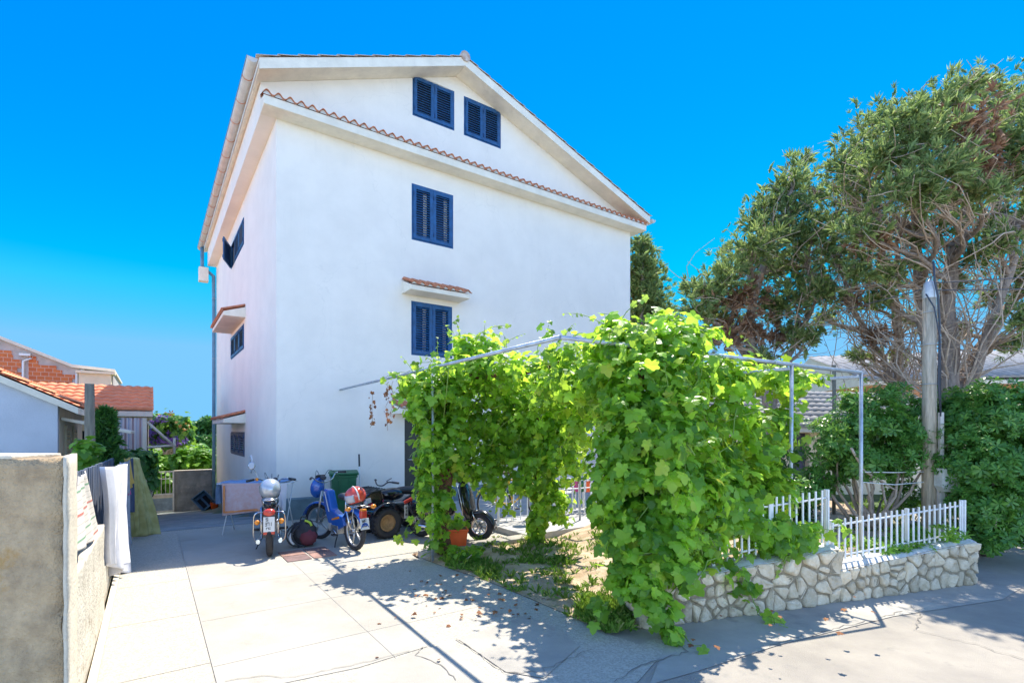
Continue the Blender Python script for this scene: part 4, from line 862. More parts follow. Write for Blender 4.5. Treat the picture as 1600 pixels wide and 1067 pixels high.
# pergola of galvanised pipe
mat('galvanised', (.42, .47, .52), .42, .25, 8, .2, 50, metal=.55)
pA, pB, pW = Vector((.44, 4.68, 2.6)), Vector((3.9, 5.75, 2.4)), Vector(hw(1.22, -.02, 2.6)); BK = Vector((-.575, .8182, 0))
pg = thing('pergola', 'galvanised steel pipe pergola frame over the terrace, carrying the vine, reaching back to the house wall', 'pergola')
pg['label'] = 'galvanised steel pipe pergola frame carrying the vine, reaching back to the house wall'
def pipe(a, b_, r=.021, nm='pipe'): m_ = MB(); m_.tube([a, b_], r, 10); return m_.build(nm, 'galvanised', pg)
pipe(pA, pB); pipe(pA, pW); pP3 = pA.lerp(pB, .731); pipe(pP3 - Vector((0, 0, .045)), pP3 + BK * 4.6, .018); pipe(pB - Vector((0, 0, .045)), pB + BK * 4.6, .018)
pipe(Vector((3.9, 5.75, .30)), pB, .02, 'post'); pipe(Vector((2.97, 5.49, .45)), pP3, .02, 'post'); pipe(Vector((-1.06, 6.88, 0)), Vector((-1.06, 6.88, 2.6)), .018, 'post')
q2 = pB + BK * 4.6; pipe(Vector((q2.x, q2.y, .05)), q2, .02, 'post'); pipe(pA.lerp(pW, .55) , pA.lerp(pW, .55) + Vector(U) * 3.2, .016)
# vines
v_left = vine('vine with a reddish twisted trunk at the left pergola post, leaning over the quad bike', [
    (694, 622, 7.2, 0.40, .5, .35, 864), (662, 640, 7.0, 0.21, .3, .36, 308), (677, 705, 7.0, 0.25, .3, .42, 449), (700, 690, 7.3, .34, .4, .5, 676), (667, 760, 6.95, 0.16, .22, .34, 215), (696, 780, 7.1, 0.13, .2, .36, 102), (680, 812, 6.9, 0.10, .2, .2, 84),
    (730, 585, 7.4, .62, .8, .22, 540), (745, 545, 7.5, .35, .5, .22, 413), (780, 640, 7.7, .45, .5, .45, 559), (755, 660, 7.8, .42, .3, .34, 330), (745, 720, 7.8, .26, .25, .36, 200), (644, 600, 7.2, 0.19, .3, .16, 141)],
    [([(-.92, 7.15, .05), (-1.0, 7.15, .6), (-.90, 7.2, 1.1), (-1.0, 7.2, 1.7), (-.92, 7.3, 2.45), (-.4, 7.7, 2.62)], .075, .045), ([(-1.0, 7.15, .05), (-.93, 7.12, .7), (-1.03, 7.18, 1.4), (-1.2, 7.0, 2.3)], .05, .03)], None,
    drops=[(P(620, 640, 7), P(608, 600, 7.4), 5), (P(655, 800, 6.9), P(622, 850, 6.8), 10), (P(690, 560, 7.2), P(600, 590, 8.2), 14), (P(690, 830, 6.9), P(665, 860, 6.8), 14)])
v_mid = vine('vine climbing the middle of the pergola, its dark trunk rising at the terrace edge', [
    (830, 580, 7.2, .75, .9, .26, 540), (800, 600, 8.2, .8, .6, .22, 345), (880, 600, 6.4, .5, .7, .3, 345), (900, 560, 6.2, .35, .4, .24, 195), (850, 650, 7.6, .62, .45, .42, 806), (790, 690, 7.9, .35, .35, .4, 494), (835, 730, 7.7, .48, .35, .48, 611), (880, 700, 7.5, .38, .35, .6, 429), (860, 790, 7.8, .30, .28, .30, 325), (770, 740, 7.8, .2, .2, .5, 208), (905, 640, 6.5, .3, .5, .5, 260), (838, 822, 7.9, .16, .2, .2, 117)],
    [([(.40, 8.05, .05), (.36, 8.0, .8), (.42, 7.9, 1.6), (.35, 7.8, 2.5), (.8, 7.2, 2.62)], .05, .03), ([(-.9, 7.3, 2.5), (0, 7.0, 2.5), (.6, 6.5, 2.6), (1.1, 5.6, 2.55)], .035, .03)], None, shoot_n=34,
    drops=[(P(870, 560, 6.2), P(858, 505, 6.1), 9), (P(800, 760, 7.7), P(792, 800, 7.7), 8), (P(900, 720, 6.8), P(905, 760, 6.8), 6)])
v_right = vine('biggest grape vine, hanging from the pergola corner over the drive and stone wall', [
    (1000, 545, 5.1, .50, .5, .26, 658), (960, 525, 5.2, .2, .25, .18, 169), (1050, 530, 5.3, .42, .5, .26, 551), (1010, 600, 5.0, .58, .55, .40, 849), (991, 680, 4.85, .38, .45, .45, 960), (1040, 680, 4.9, .46, .5, .42, 1081), (1016, 760, 4.75, .50, .45, .42, 1020), (1060, 770, 4.85, .42, .4, .42, 900), (1006, 840, 4.65, .38, .36, .32, 768), (1040, 860, 4.6, .34, .3, .28, 576), (1001, 905, 4.45, .22, .22, .22, 311), (1020, 945, 4.35, .15, .16, .18, 179), (1050, 985, 4.25, .07, .1, .07, 35),
    (1110, 590, 5.5, .42, .5, .26, 509), (1130, 670, 5.4, .34, .4, .42, 360), (1110, 760, 5.15, .42, .35, .40, 480), (1170, 770, 5.3, .34, .3, .36, 324), (1200, 830, 5.2, .30, .22, .18, 360), (1190, 690, 5.5, .22, .25, .30, 240), (1250, 835, 5.25, .20, .16, .14, 155), (1180, 590, 5.9, .32, .4, .16, 201), (1235, 600, 5.8, .22, .3, .22, 137), (1225, 660, 5.7, .12, .15, .28, 95), (930, 590, 5.6, .42, .5, .28, 350), (956, 770, 5.0, .16, .2, .30, 143), (1130, 820, 5.1, .40, .25, .22, 277), (1090, 850, 4.9, .26, .2, .24, 201), (1215, 760, 5.4, .26, .2, .22, 126), (1280, 590, 6.0, .12, .2, .08, 31)],
    [([(1.25, 5.0, .1), (1.3, 5.02, .8), (1.2, 5.05, 1.6), (1.3, 5.1, 2.4)], .055, .035), ([(2.1, 5.25, .45), (2.0, 5.2, .9), (1.8, 5.2, 1.4)], .03, .02)], None, shoot_n=60,
    drops=[(P(1150, 850, 4.95), P(1185, 955, 4.72), 16), (P(1040, 960, 4.3), P(1100, 1020, 4.1), 14), (P(1130, 880, 4.9), P(1165, 905, 4.8), 12), (P(1225, 845, 5.15), P(1320, 820, 5.2), 14), (Vector(G(1190, 962, .03)), Vector(G(1230, 975, .03)), 8), (P(950, 940, 4.4), P(925, 965, 4.4), 8), (P(960, 520, 5.1), P(940, 488, 5.1), 6), (P(1240, 700, 5.6), P(1250, 620, 5.7), 14)])
# dried tendrils hanging off the left end of the pipe
dr = thing('dried_tendrils', 'brown dried vine tendrils hanging from the left pergola pipe in front of the house', 'dry vine'); m_ = MB(); lp = []; ln = []
for (x, y0, y1, Y) in ((583, 612, 668, 8.6), (606, 600, 672, 8.0), (614, 595, 650, 7.9), (626, 590, 640, 7.7)):
    q = wig(P(x, y0, Y), P(x - 2, y1, Y), 8, .015); m_.tube(q, .004, 4)
    for k in range(16): lp.append(tuple(q[random.randrange(8)] + Vector((random.gauss(0, .03), random.gauss(0, .03), random.gauss(0, .04))))); ln.append((random.gauss(0, 1), -1, 0))
m_.build('stem', 'bark_pale', dr); leaves('foliage', np.array(lp), np.array(ln), .055, 'dry_leaf', dr, .5, 0, .6)

# ---- cypresses: trunks, limbs, twigs, feathery sprays
def spray_t(k=9, L=1.0, w=.038):
    v, f = [], []
    for i in range(k):
        a = (i - (k - 1) / 2) * .22 * (1 if i % 2 else 1.25); b_ = (.45 + .55 * math.cos(a)) * (1 if i % 2 else .72); o = i * .02
        dx, dy = math.sin(a), math.cos(a); nx, ny = dy, -dx; b0 = len(v); y0 = .10 * i
        v += [(-nx * w * .3, -ny * w * .3 , o * .3), (nx * w * .3, ny * w * .3, -o * .2), (dx * b_ * .55 + nx * w, dy * b_ * .55 + ny * w, .10 + o), (dx * b_, dy * b_, .02 - abs(a) * .12), (dx * b_ * .55 - nx * w, dy * b_ * .55 - ny * w, .08 + o)]
        f.append((b0, b0 + 1, b0 + 2, b0 + 3, b0 + 4))
    return v, f
SPV, SPF = spray_t()
def wood(mb, base, tip, r0, bend=.12, n=8):
    a, b_ = Vector(base), Vector(tip); L_ = (b_ - a).length; c = Vector((random.gauss(0, bend), random.gauss(0, bend), random.uniform(-.5, .3) * bend)) * L_
    q = [a.lerp(b_, i / n) + c * math.sin(math.pi * i / n) + Vector((random.gauss(0, .012), random.gauss(0, .012), random.gauss(0, .012))) * L_ for i in range(n + 1)]; q[0] = a
    mb.tube(q, [r0 * (1 - .75 * i / n) for i in range(n + 1)], 6); return q
def cypress(label, trunks, clumps, Y, n_spray=95, size=.26, twigs=9, dead=(), bare=0, group=None, leaf='cypress_leaf', lean=(.55, 0, .9), name='cypress_tree'):
    r = thing(name, label, 'tree', tuple(P(*trunks[0][0][0][:2], Y)), 0, group); off = -Vector(r.location)
    tk = []; 
    for pts, r0, r1 in trunks:
        t = MB(); w_ = [P(x, y, Y + (pt[0] if pt else 0)) + off for x, y, *pt in pts]; q = []
        for i in range(len(w_) - 1): q += [w_[i].lerp(w_[i + 1], k / 4) + Vector((random.gauss(0, .018), random.gauss(0, .018), 0)) for k in range(4)]
        q.append(w_[-1]); t.tube(q, [r0 + (r1 - r0) * i / (len(q) - 1) for i in range(len(q))], 10); t.build('trunk', 'bark', r); tk += q
    limb = MB(); tw = MB(); A_, B_ = [], []; DA, DB = [], []
    for ci, (px, py, rp, *dy) in enumerate(clumps):
        yy = Y + (dy[0] if dy else random.uniform(-.9, .9)); c = P(px, py, yy) + off; rad = rp / FPX * yy
        cand = sorted(tk, key=lambda p: (p - c).length + 1.2 * max(0, p.z - c.z + .4))[:4]; a = random.choice(cand); q = wood(limb, a, c, .045 + .02 * random.random())
        for k in range(twigs):
            s = q[random.randrange(3, len(q))]; e = c + Vector((random.gauss(0, .7), random.gauss(0, .7), random.gauss(0, .6))) * rad; wood(tw, s, e, .012, .15, 5)
        isd = ci in dead; n = int(n_spray * 3.0 * (rp / 45) ** 2) + 20; d = RNG.normal(size=(n, 3)); d /= np.linalg.norm(d, axis=1, keepdims=True); rr = RNG.random(n) ** .6
        pos = np.array(c) + d * rr[:, None] * rad * np.array([1.15, 1.05, .80]) * (1 + .34 * np.clip(RNG.normal(size=(n, 1)), -1.5, .9)) + d * 0 + np.array([.22, 0, .16]) * rad * (RNG.random((n, 1)) ** 4) * 1.6
        (DA if isd else A_).append(pos); (DB if isd else B_).append(d + np.array(lean) * .8)
    for k in range(bare):       # bare inner twigs
        s = random.choice(tk); cc = random.choice(clumps); e = s.lerp(P(cc[0], cc[1], Y) + off, random.uniform(.3, .9)) + Vector((random.gauss(0, .3), random.gauss(0, .5), random.gauss(0, .3)))
        q = wood(tw, s, e, .016, .16, 7)
        for j in range(5): z = q[random.randrange(2, 8)]; wood(tw, z, z + Vector((random.gauss(0, .3), random.gauss(0, .3), random.gauss(.05, .25))), .007, .2, 4)
    limb.build('branch', 'bark', r); tw.build('twigs', 'bark_pale', r)
    def put(nm, a, b_, m):
        a = np.concatenate(a); b_ = np.concatenate(b_); N = len(a); tip = b_ + np.array([0, 0, .35]); F = frames(RNG.normal(size=(N, 3)) + np.array([0, -.5, .3]), .40, tip); s = size * .60 * (.5 + 1.1 * RNG.random(N)); scatter(nm, SPV, SPF, a, F * s[:, None, None], m, r)
    put('crown', A_, B_, leaf)
    if DA: put('dead_foliage', DA, DB, 'cypress_dead')
    return r
GC = 'cypresses behind the fence'
cypress('tallest cypress at the right with two pale forked trunks and many bare twigs', [
    ([(1484, 800), (1482, 640), (1486, 560), (1480, 480), (1490, 400), (1505, 340), (1520, 260), (1530, 180)], .17, .05), ([(1488, 620), (1520, 560, .2), (1560, 500, .4), (1600, 440, .6), (1630, 380, .6)], .12, .05), ([(1470, 700), (1452, 560, .3), (1436, 450, .3), (1434, 330, .3), (1425, 280, .3), (1400, 230, .2)], .13, .05), ([(1500, 640), (1545, 520, -.3), (1575, 430, -.3), (1590, 350, -.3)], .09, .04)],
    [(1530, 138, 34), (1490, 152, 38), (1560, 160, 34), (1450, 176, 38), (1590, 182, 36), (1410, 196, 40, -1.5), (1368, 192, 38), (1345, 232, 32), (1440, 222, 42, -1.6), (1500, 206, 46, -1.5), (1550, 216, 44), (1380, 252, 40, -1.4), (1335, 278, 34), (1600, 236, 44), (1470, 268, 40, -1.9), (1410, 296, 36, -1.8), (1520, 262, 40), (1570, 292, 38), (1355, 320, 34), (1310, 262, 28), (1625, 300, 46), (1480, 320, 26), (1600, 356, 36), (1360, 378, 26), (1540, 346, 26), (1630, 220, 44), (1600, 165, 30), (1640, 400, 40), (1430, 378, 20), (1585, 430, 20), (1650, 260, 50), (1670, 330, 50), (1470, 350, 26), (1520, 400, 24), (1400, 430, 24), (1440, 500, 20), (1560, 380, 28), (1340, 360, 30, -1.2), (1600, 500, 28), (1620, 450, 34), (1550, 470, 20), (1490, 440, 20), (1370, 470, 24), (1450, 310, 26, -1.7), (1580, 540, 22), (1340, 430, 24), (1500, 520, 16), (1640, 520, 34), (1530, 300, 30, -1.6)],
    9.2, 74, .23, 15, dead=(9, 16, 23), bare=140, group=GC)
cypress('middle cypress with a thin dark leaning trunk between the two larger cypresses', [
    ([(1410, 720), (1407, 605), (1402, 500), (1380, 400), (1368, 330), (1350, 270)], .11, .04), ([(1405, 640), (1380, 560), (1330, 480), (1310, 400)], .07, .03)],
    [(1320, 300, 30), (1300, 345, 34), (1345, 410, 30), (1300, 400, 34), (1270, 440, 30), (1330, 470, 28), (1380, 440, 24), (1290, 500, 26), (1365, 530, 22), (1395, 360, 22), (1420, 500, 20), (1340, 560, 18), (1400, 560, 18)], 10.6, 52, .26, 16, dead=(5, 8), bare=110, group=GC)
cypress('left-hand cypress leaning over the grey roof, with rusty dead patches low in its crown', [
    ([(1207, 720), (1204, 640), (1192, 590), (1168, 520), (1180, 450), (1215, 360), (1240, 290)], .16, .04), ([(1206, 630), (1225, 570), (1260, 500), (1270, 420)], .09, .03), ([(1192, 590), (1140, 520), (1110, 480)], .08, .03)],
    [(1252, 256, 22), (1236, 286, 28), (1215, 312, 34), (1240, 330, 34), (1190, 345, 36), (1222, 372, 40), (1180, 385, 40), (1160, 410, 40), (1205, 425, 42), (1130, 440, 36), (1245, 410, 36), (1105, 462, 32), (1150, 470, 38), (1088, 490, 24), (1115, 500, 30), (1195, 480, 40), (1160, 520, 34), (1240, 470, 36), (1210, 530, 32), (1270, 370, 30), (1276, 310, 22), (1080, 452, 16), (1255, 530, 30), (1130, 530, 26), (1280, 460, 30), (1190, 560, 22)],
    11.0, 72, .27, 12, dead=(12, 16, 18, 23), bare=40, group=GC)
cypress('dense upright cypress just showing behind the right edge of the white house', [([(1000, 640), (1003, 520), (1003, 400)], .16, .05)],
    [(1003, 385, 17, 0), (1000, 412, 24, 0), (1010, 440, 28, .2), (990, 455, 30, .3), (1018, 470, 28, 0), (1000, 490, 34, .2), (985, 430, 26, .4), (1025, 500, 26, 0), (1000, 530, 38, 0), (1030, 545, 36, 0), (985, 560, 38, 0), (1020, 590, 40, 0), (1050, 600, 34, 0), (1060, 540, 26, 0)], 17.5, 150, .4, 3, group=GC)
# ---- broad-leaved shrubs
ev = []; ef = []
for i in range(7):
    a = i * 2 * math.pi / 7 + .2 * i; c, s = math.cos(a), math.sin(a); b0 = len(ev)
    for (l, w_, z) in ((.05, .02, 0), (.5, .15, .16), (.78, .13, .2), (1.0, 0, .16)):
        if w_: ev += [(c * l - s * w_, s * l + c * w_, z), (c * l + s * w_, s * l - c * w_, z)]
        else: ev.append((c * l, s * l, z))
    ef += [(b0, b0 + 1, b0 + 3, b0 + 2), (b0 + 2, b0 + 3, b0 + 5, b0 + 4), (b0 + 4, b0 + 5, b0 + 6)]
def shrub(name, label, blobs, size, leaf, cat='shrub', group=None, wood_pts=(), hollow=.5, jit=.5, tv=ev, tf=ef, droop=.5, up=.6, n_br=14, loc=None, zmin=None):
    P_, N_ = blob_points(blobs, hollow); loc = Vector(loc) if loc is not None else P(blobs[0][0], HOR + 1, blobs[0][2]); loc.z = 0
    r = thing(name, label, cat, tuple(loc), 0, group); P_ = P_ - np.array(loc)
    leaves('foliage', P_, N_, size, leaf, r, droop, up, jit, tv, tf, zmin=zmin)
    b = MB()
    for k in range(n_br): e = P_[RNG.integers(len(P_))]; wood(b, (random.gauss(0, .08), random.gauss(0, .08), max(-.3, P_[:, 2].min() - .2)), e * .9, .03, .1, 7)
    for pts in wood_pts: b.tube([P(x, y, Y) - loc for x, y, Y in pts], [.018 - .002 * i for i in range(len(pts))], 7)
    if b.v: b.build('branch', 'bark_pale', r)
    return r
shrub('evergreen_shrub', 'glossy dark evergreen shrub between the pergola post and the utility pole', [(1360, 660, 7.6, .55, .5, .42, 930), (1310, 690, 7.7, .38, .4, .34, 480), (1400, 700, 7.5, .42, .45, .42, 690), (1350, 720, 7.5, .42, .4, .3, 510), (1430, 650, 7.9, .3, .4, .35, 390), (1290, 740, 7.8, .25, .3, .3, 240), (1385, 610, 7.9, .16, .3, .14, 90), (1330, 625, 7.7, .14, .2, .14, 90), (1260, 770, 7.6, .3, .3, .2, 180), (1410, 770, 7.9, .2, .3, .3, 150)], .088, 'shrub_leaf', wood_pts=[[(1400, 860, 7.4), (1385, 790, 7.4), (1370, 720, 7.4)], [(1330, 700, 7.2), (1350, 735, 7.2), (1398, 765, 7.2)]])
shrub('evergreen_shrub', 'large glossy green shrub at the right end of the picket fence beside the road', [(1530, 650, 7.3, .55, .6, .42, 1200), (1590, 660, 7.2, .5, .6, .42, 975), (1510, 720, 7.0, .40, .5, .42, 840), (1570, 740, 6.9, .5, .5, .45, 1080), (1620, 740, 6.9, .5, .6, .6, 900), (1530, 790, 6.8, .32, .4, .38, 600), (1580, 810, 6.9, .4, .4, .32, 630), (1545, 840, 6.6, .2, .25, .16, 195), (1490, 660, 7.5, .22, .3, .34, 300), (1660, 700, 7, .5, .6, .9, 750), (1550, 615, 7.5, .2, .3, .16, 150)], .088, 'shrub_leaf')
shrub('light_shrub', 'lighter yellow-green shrub at the far right behind the large dark shrub', [(1580, 640, 9.5, .5, .5, .35, 300), (1620, 650, 9.5, .6, .5, .5, 300), (1585, 800, 8.6, .4, .4, .4, 250)], .13, 'hedge_leaf')
shrub('garden_shrub', 'dark blue-green bush in the shade behind the vine, beside the pergola', [(1150, 730, 8.6, .5, .5, .5, 420), (1200, 720, 8.8, .45, .5, .4, 320), (1110, 750, 8.6, .4, .4, .5, 260), (1240, 780, 8.4, .4, .4, .4, 200)], .12, 'dark_leaf')
# low green growth behind the right fence
shrub('ground_ivy', 'low green creeper spilling onto the lower stone wall at the fence', [(1470, 828, 5.75, .16, .1, .07, 60), (1380, 850, 5.85, .5, .25, .06, 200), (1450, 835, 6.1, .4, .25, .08, 160)], .07, 'hedge_leaf', 'creeper', n_br=0)
# ---- left side plants
CY = [(0, 0, 0)]
r_ = thing('small_conifer', 'small slender dark green conifer in front of the striped curtain', 'tree', tuple(hw(-3.05, 1.0, -.1)))
N = 900; h_ = RNG.random(N); a_ = RNG.random(N) * 6.28; rr_ = (.30 * (1 - h_) ** .8 + .02) * (.3 + .7 * RNG.random(N)) * (1 + .35 * np.sin(h_ * 30)); pos = np.stack([np.cos(a_) * rr_, np.sin(a_) * rr_, .45 + h_ * 1.75], 1)
off_ = P(165, 700, 9.6) - Vector(r_.location); off_.z = 0; pos += np.array(off_)
F = frames(RNG.normal(size=(N, 3)), .3, np.stack([np.cos(a_), np.sin(a_), np.full(N, .9)], 1)); scatter('crown', SPV, SPF, pos, F * (.15 + .08 * RNG.random(N))[:, None, None], 'dark_leaf', r_)
m_ = MB(); m_.tube([off_ + Vector((0, 0, -.2)), off_ + Vector((0, 0, 1.9))], [.035, .01], 8); m_.build('trunk', 'bark', r_)
shrub('trailing_ivy', 'dark green climber hanging over the fence end beside the yellow cloth', [(212, 715, 11.0, .38, .3, .22, 300), (228, 745, 11.2, .18, .2, .35, 180), (190, 712, 10.6, .2, .3, .14, 100)], .16, 'dark_leaf', 'climber', tv=LEAF_V, tf=LEAF_F, loc=P(215, 673, 11))
shrub('garden_plant', 'bright green leafy plant behind the board fence next to the timber post', [(135, 700, 8.2, .16, .2, .18, 90), (128, 735, 8.2, .16, .2, .2, 90), (150, 730, 8.4, .2, .2, .14, 80)], .12, 'hedge_leaf', 'plant', tv=LEAF_V, tf=LEAF_F)
shrub('hedge', 'bright yellow-green leafy hedge beyond the white gate and the block wall', [(270, 716, 21, 1.3, .8, .55, 900), (310, 718, 21, .9, .8, .5, 700), (235, 725, 20.5, .7, .7, .5, 420), (250, 755, 20, .9, .6, .8, 700), (300, 750, 21, 1.2, .5, .7, 300), (205, 710, 20, .7, .8, .4, 240)], .28, 'hedge_leaf', 'hedge', tv=LEAF_V, tf=LEAF_F, up=1.0, loc=P(270, 673, 21))
bg_ = shrub('bougainvillea', 'tall climbing shrub with purple and orange flowers beside the terracotta roofed house', [(262, 662, 19, .65, .5, .42, 420), (282, 672, 19, .4, .4, .5, 260), (245, 655, 19, .3, .4, .22, 140), (255, 685, 19, .6, .4, .3, 260)], .22, 'shrub_leaf', 'flowering shrub', tv=LEAF_V, tf=LEAF_F, loc=P(262, 673, 19))
o_ = np.array(bg_.location)
for nm, mm, bl in (('purple_flowers', 'flower_purple', [(245, 680, 18.8, .5, .4, .34, 190), (268, 688, 18.7, .5, .3, .18, 120), (248, 658, 18.6, .3, .3, .2, 60)]), ('orange_flowers', 'flower_orange', [(287, 665, 18.5, .25, .3, .3, 7), (256, 646, 18.7, .4, .3, .12, 4)])):
    P_, N_ = blob_points(bl, .6); leaves(nm, P_ - o_, N_, .10, mm, bg_, 1, .3, .6, ev, ef)
shrub('far_tree', 'round dark green tree on the skyline next to the drainpipe of the house', [(318, 668, 36, .65, .6, .40, 300), (314, 682, 36, .7, .6, .35, 240), (326, 660, 36, .5, .5, .3, 120), (322, 690, 35, .6, .4, .3, 120)], .42, 'dark_leaf', 'tree', loc=P(318, 673, 36))
shrub('far_tree', 'lower olive green tree at the horizon left of the steeple', [(282, 690, 60, 2.2, 1, .9, 260), (300, 694, 60, 1.2, 1, .6, 120)], .7, 'cypress_leaf', 'tree', loc=P(285, 673, 60))
# ---- grass, weeds and litter in the bed
def scat_ground(name, label, regions, tv, tf, m, size, upr=1.0):
    pos = []
    for (x0, x1, y0, y1, n) in regions:
        for _ in range(n):
            gx, gy = random.uniform(x0, x1), random.uniform(y0, y1)
            if name != 'fallen_leaves' and gx < 1060 and gy > np.interp(gx, [643, 690, 760, 830, 890, 945, 1000, 1060], [862, 878, 901, 930, 956, 982, 1000, 977]): continue
            q = G(gx, gy, .05); z = soil_z(q.x, q.y) * .9; pos.append((q.x, q.y, z))
    pos = np.array(pos); N = len(pos); F = frames(np.array([[0, 0, 1.0]]) + RNG.normal(size=(N, 3)) * .25, .5, RNG.normal(size=(N, 3))); s = size * (.5 + .9 * RNG.random(N))
    o = scatter(name, tv, tf, pos, F * s[:, None, None], m); o['label'] = label; o['kind'] = 'stuff'; return o
gv, gf_ = [], []
for i in range(9):
    a = random.random() * 6.28; r0 = random.random() * .25; c, s = math.cos(a), math.sin(a); ln_ = random.uniform(.3, .8); h = random.uniform(.6, 1.1); b0 = len(gv); w_ = .045
    gv += [(c * r0 - s * w_, s * r0 + c * w_, 0), (c * r0 + s * w_, s * r0 - c * w_, 0), (c * (r0 + ln_ * .4) + s * w_ * .7, s * (r0 + ln_ * .4) - c * w_ * .7, h * .75), (c * (r0 + ln_), s * (r0 + ln_), h), (c * (r0 + ln_ * .4) - s * w_ * .7, s * (r0 + ln_ * .4) + c * w_ * .7, h * .75)]; gf_.append((b0, b0 + 1, b0 + 2, b0 + 3, b0 + 4))
GR_ = [(700, 780, 872, 900, 170), (790, 900, 862, 880, 70), (880, 960, 930, 985, 110), (920, 985, 950, 985, 120), (760, 900, 890, 930, 50), (680, 1000, 848, 960, 90), (740, 1040, 838, 862, 200), (1330, 1500, 800, 860, 300), (900, 1060, 900, 960, 150)]
scat_ground('grass', 'green and dry grass growing in the garden bed', GR_, gv, gf_, 'grass_blade', .085)
scat_ground('weeds', 'broad-leaved weeds in the garden bed', [(690, 750, 856, 880, 90), (800, 890, 868, 886, 60), (900, 990, 955, 985, 90), (760, 960, 850, 940, 40), (700, 850, 900, 915, 20)], ev, ef, 'hedge_leaf', .06)
scat_ground('fallen_leaves', 'dry leaves lying on the ground under the vine', [(640, 1000, 850, 960, 170), (540, 900, 870, 1060, 12), (1080, 1400, 950, 1060, 14), (760, 900, 825, 850, 50)], LEAF_V, LEAF_F, 'dry_leaf', .035)
# ================================================================ things standing about
mat('rubber', (.035, .035, .038), .8, .3, 12, .5, 80); mat('chrome', (.62, .63, .64), .18, .1, 5, metal=1); mat('alloy', (.50, .50, .49), .38, .15, 8, metal=.8); mat('black_paint', (.012, .013, .016), .18, coat=.6); mat('black_plastic', (.03, .032, .036), .5)
mat('moped_blue', (.015, .10, .42), .25, coat=.6); mat('red_lens', (.55, .05, .03), .2, coat=.5); mat('orange_lens', (.75, .26, .02), .2, coat=.4); mat('plate', (.70, .70, .68), .4); mat('ink', (.03, .03, .035), .6); mat('helmet_silver', (.45, .50, .54), .22, .1, 5, metal=.4, coat=.6)
mat('helmet_red', (.62, .07, .04), .2, coat=.7); mat('visor', (.45, .46, .48), .08, coat=.5); mat('bin_green', (.015, .13, .05), .45, .2, 6); mat('bag_black', (.035, .035, .042), .75, .3, 10, .6, 50); mat('bag_red', (.14, .03, .04), .8); mat('bag_yellow', (.45, .6, .05), .6)
mat('rust', (.36, .22, .10), .7, .35, 14, .3, 60); mat('sticker_red', (.6, .06, .12), .5); mat('bike_yellow', (.75, .45, .03), .3, coat=.4); mat('pot_orange', (.95, .13, .02), .5, .1, 5); mat('brown_dirt', (.16, .11, .07), .9)
mat('towel_pink', (.62, .50, .50), .95, 0, 16, .2, 160, col2=(.60, .40, .36)); mat('towel_orange', (.70, .28, .10), .95); mat('towel_blue', (.20, .32, .50), .95, .2, 8); mat('crate_blue', (.07, .16, .24), .55, .2, 6); mat('chrome_dark', (.2, .2, .21), .3, metal=.9); mat('saddle_brown', (.09, .06, .045), .6)
def torus(mb, c, R_t, r, M, seg=32, s2=10, mi=0, fl=1.0, tread=0):
    vs = []; fs = []
    for i in range(seg):
        a = 2 * math.pi * i / seg
        for k in range(s2):
            b_ = 2 * math.pi * k / s2; rr = R_t + r * math.cos(b_) * (1 + (tread if (i % 2) and math.cos(b_) > .3 else 0)); vs.append((rr * math.cos(a), r * fl * math.sin(b_), rr * math.sin(a)))
    for i in range(seg):
        for k in range(s2): fs.append((i * s2 + k, i * s2 + (k + 1) % s2, ((i + 1) % seg) * s2 + (k + 1) % s2, ((i + 1) % seg) * s2 + k))
    mb.add(vs, fs, mi, True, Matrix.Translation(Vector(c)) @ (M or Matrix())); return mb
def wheel(parent, c, Rw, tw, spokes=12, M=None, rim='alloy', kind='wire', tyre='rubber', tread=.12, name='wheel', fl=1.0, hub='alloy'):
    """wheel in the XZ plane (axle along Y); parts: hub/spokes mesh named wheel, children tyre and rim"""
    M = M or Matrix(); T = Matrix.Translation(Vector(c)) @ M; w_ = MB()
    w_.tube([T @ Vector((0, -.05 * max(1, fl), 0)), T @ Vector((0, .05 * max(1, fl), 0))], .028 if kind != 'fat' else .05, 10)
    for i in range(spokes):
        a = 2 * math.pi * i / spokes; s = .03 * (1 if i % 2 else -1); r1 = Rw - tw * 1.7
        if kind == 'wire': w_.tube([T @ Vector((.02 * math.cos(a + .6), s, .02 * math.sin(a + .6))), T @ Vector((r1 * math.cos(a), 0, r1 * math.sin(a)))], .0025, 4)
        else: w_.tube([T @ Vector((.02 * math.cos(a), 0, .02 * math.sin(a))), T @ Vector((r1 * math.cos(a), 0, r1 * math.sin(a)))], [.018, .012], 6)
    o = w_.build(name, hub, parent); t = MB(); torus(t, c, Rw - tw, tw, M, 40, 12, fl=fl, tread=tread); t.build('tyre', tyre, o)
    r = MB(); torus(r, c, Rw - tw * 1.9, tw * .45, M, 36, 8, fl=fl * 1.4); r.build('rim', rim, o); return o
def rod(parent, name, pts, r, m, seg=8): q = MB(); q.tube(pts, r, seg); return q.build(name, m, parent)
def solid(parent, name, m, fn, **k): q = MB(); fn(q); return q.build(name, m, parent, **k)
def curve(pts, n=6):       # smooth a polyline (Catmull-Rom)
    P_ = [Vector(p) for p in pts]; o = []
    for i in range(len(P_) - 1):
        a, b_, c, d = P_[max(i - 1, 0)], P_[i], P_[i + 1], P_[min(i + 2, len(P_) - 1)]
        for k in range(n): t = k / n; o.append(.5 * ((2 * b_) + (c - a) * t + (2 * a - 5 * b_ + 4 * c - d) * t * t + (3 * b_ - a - 3 * c + d) * t ** 3))
    o.append(P_[-1]); return o
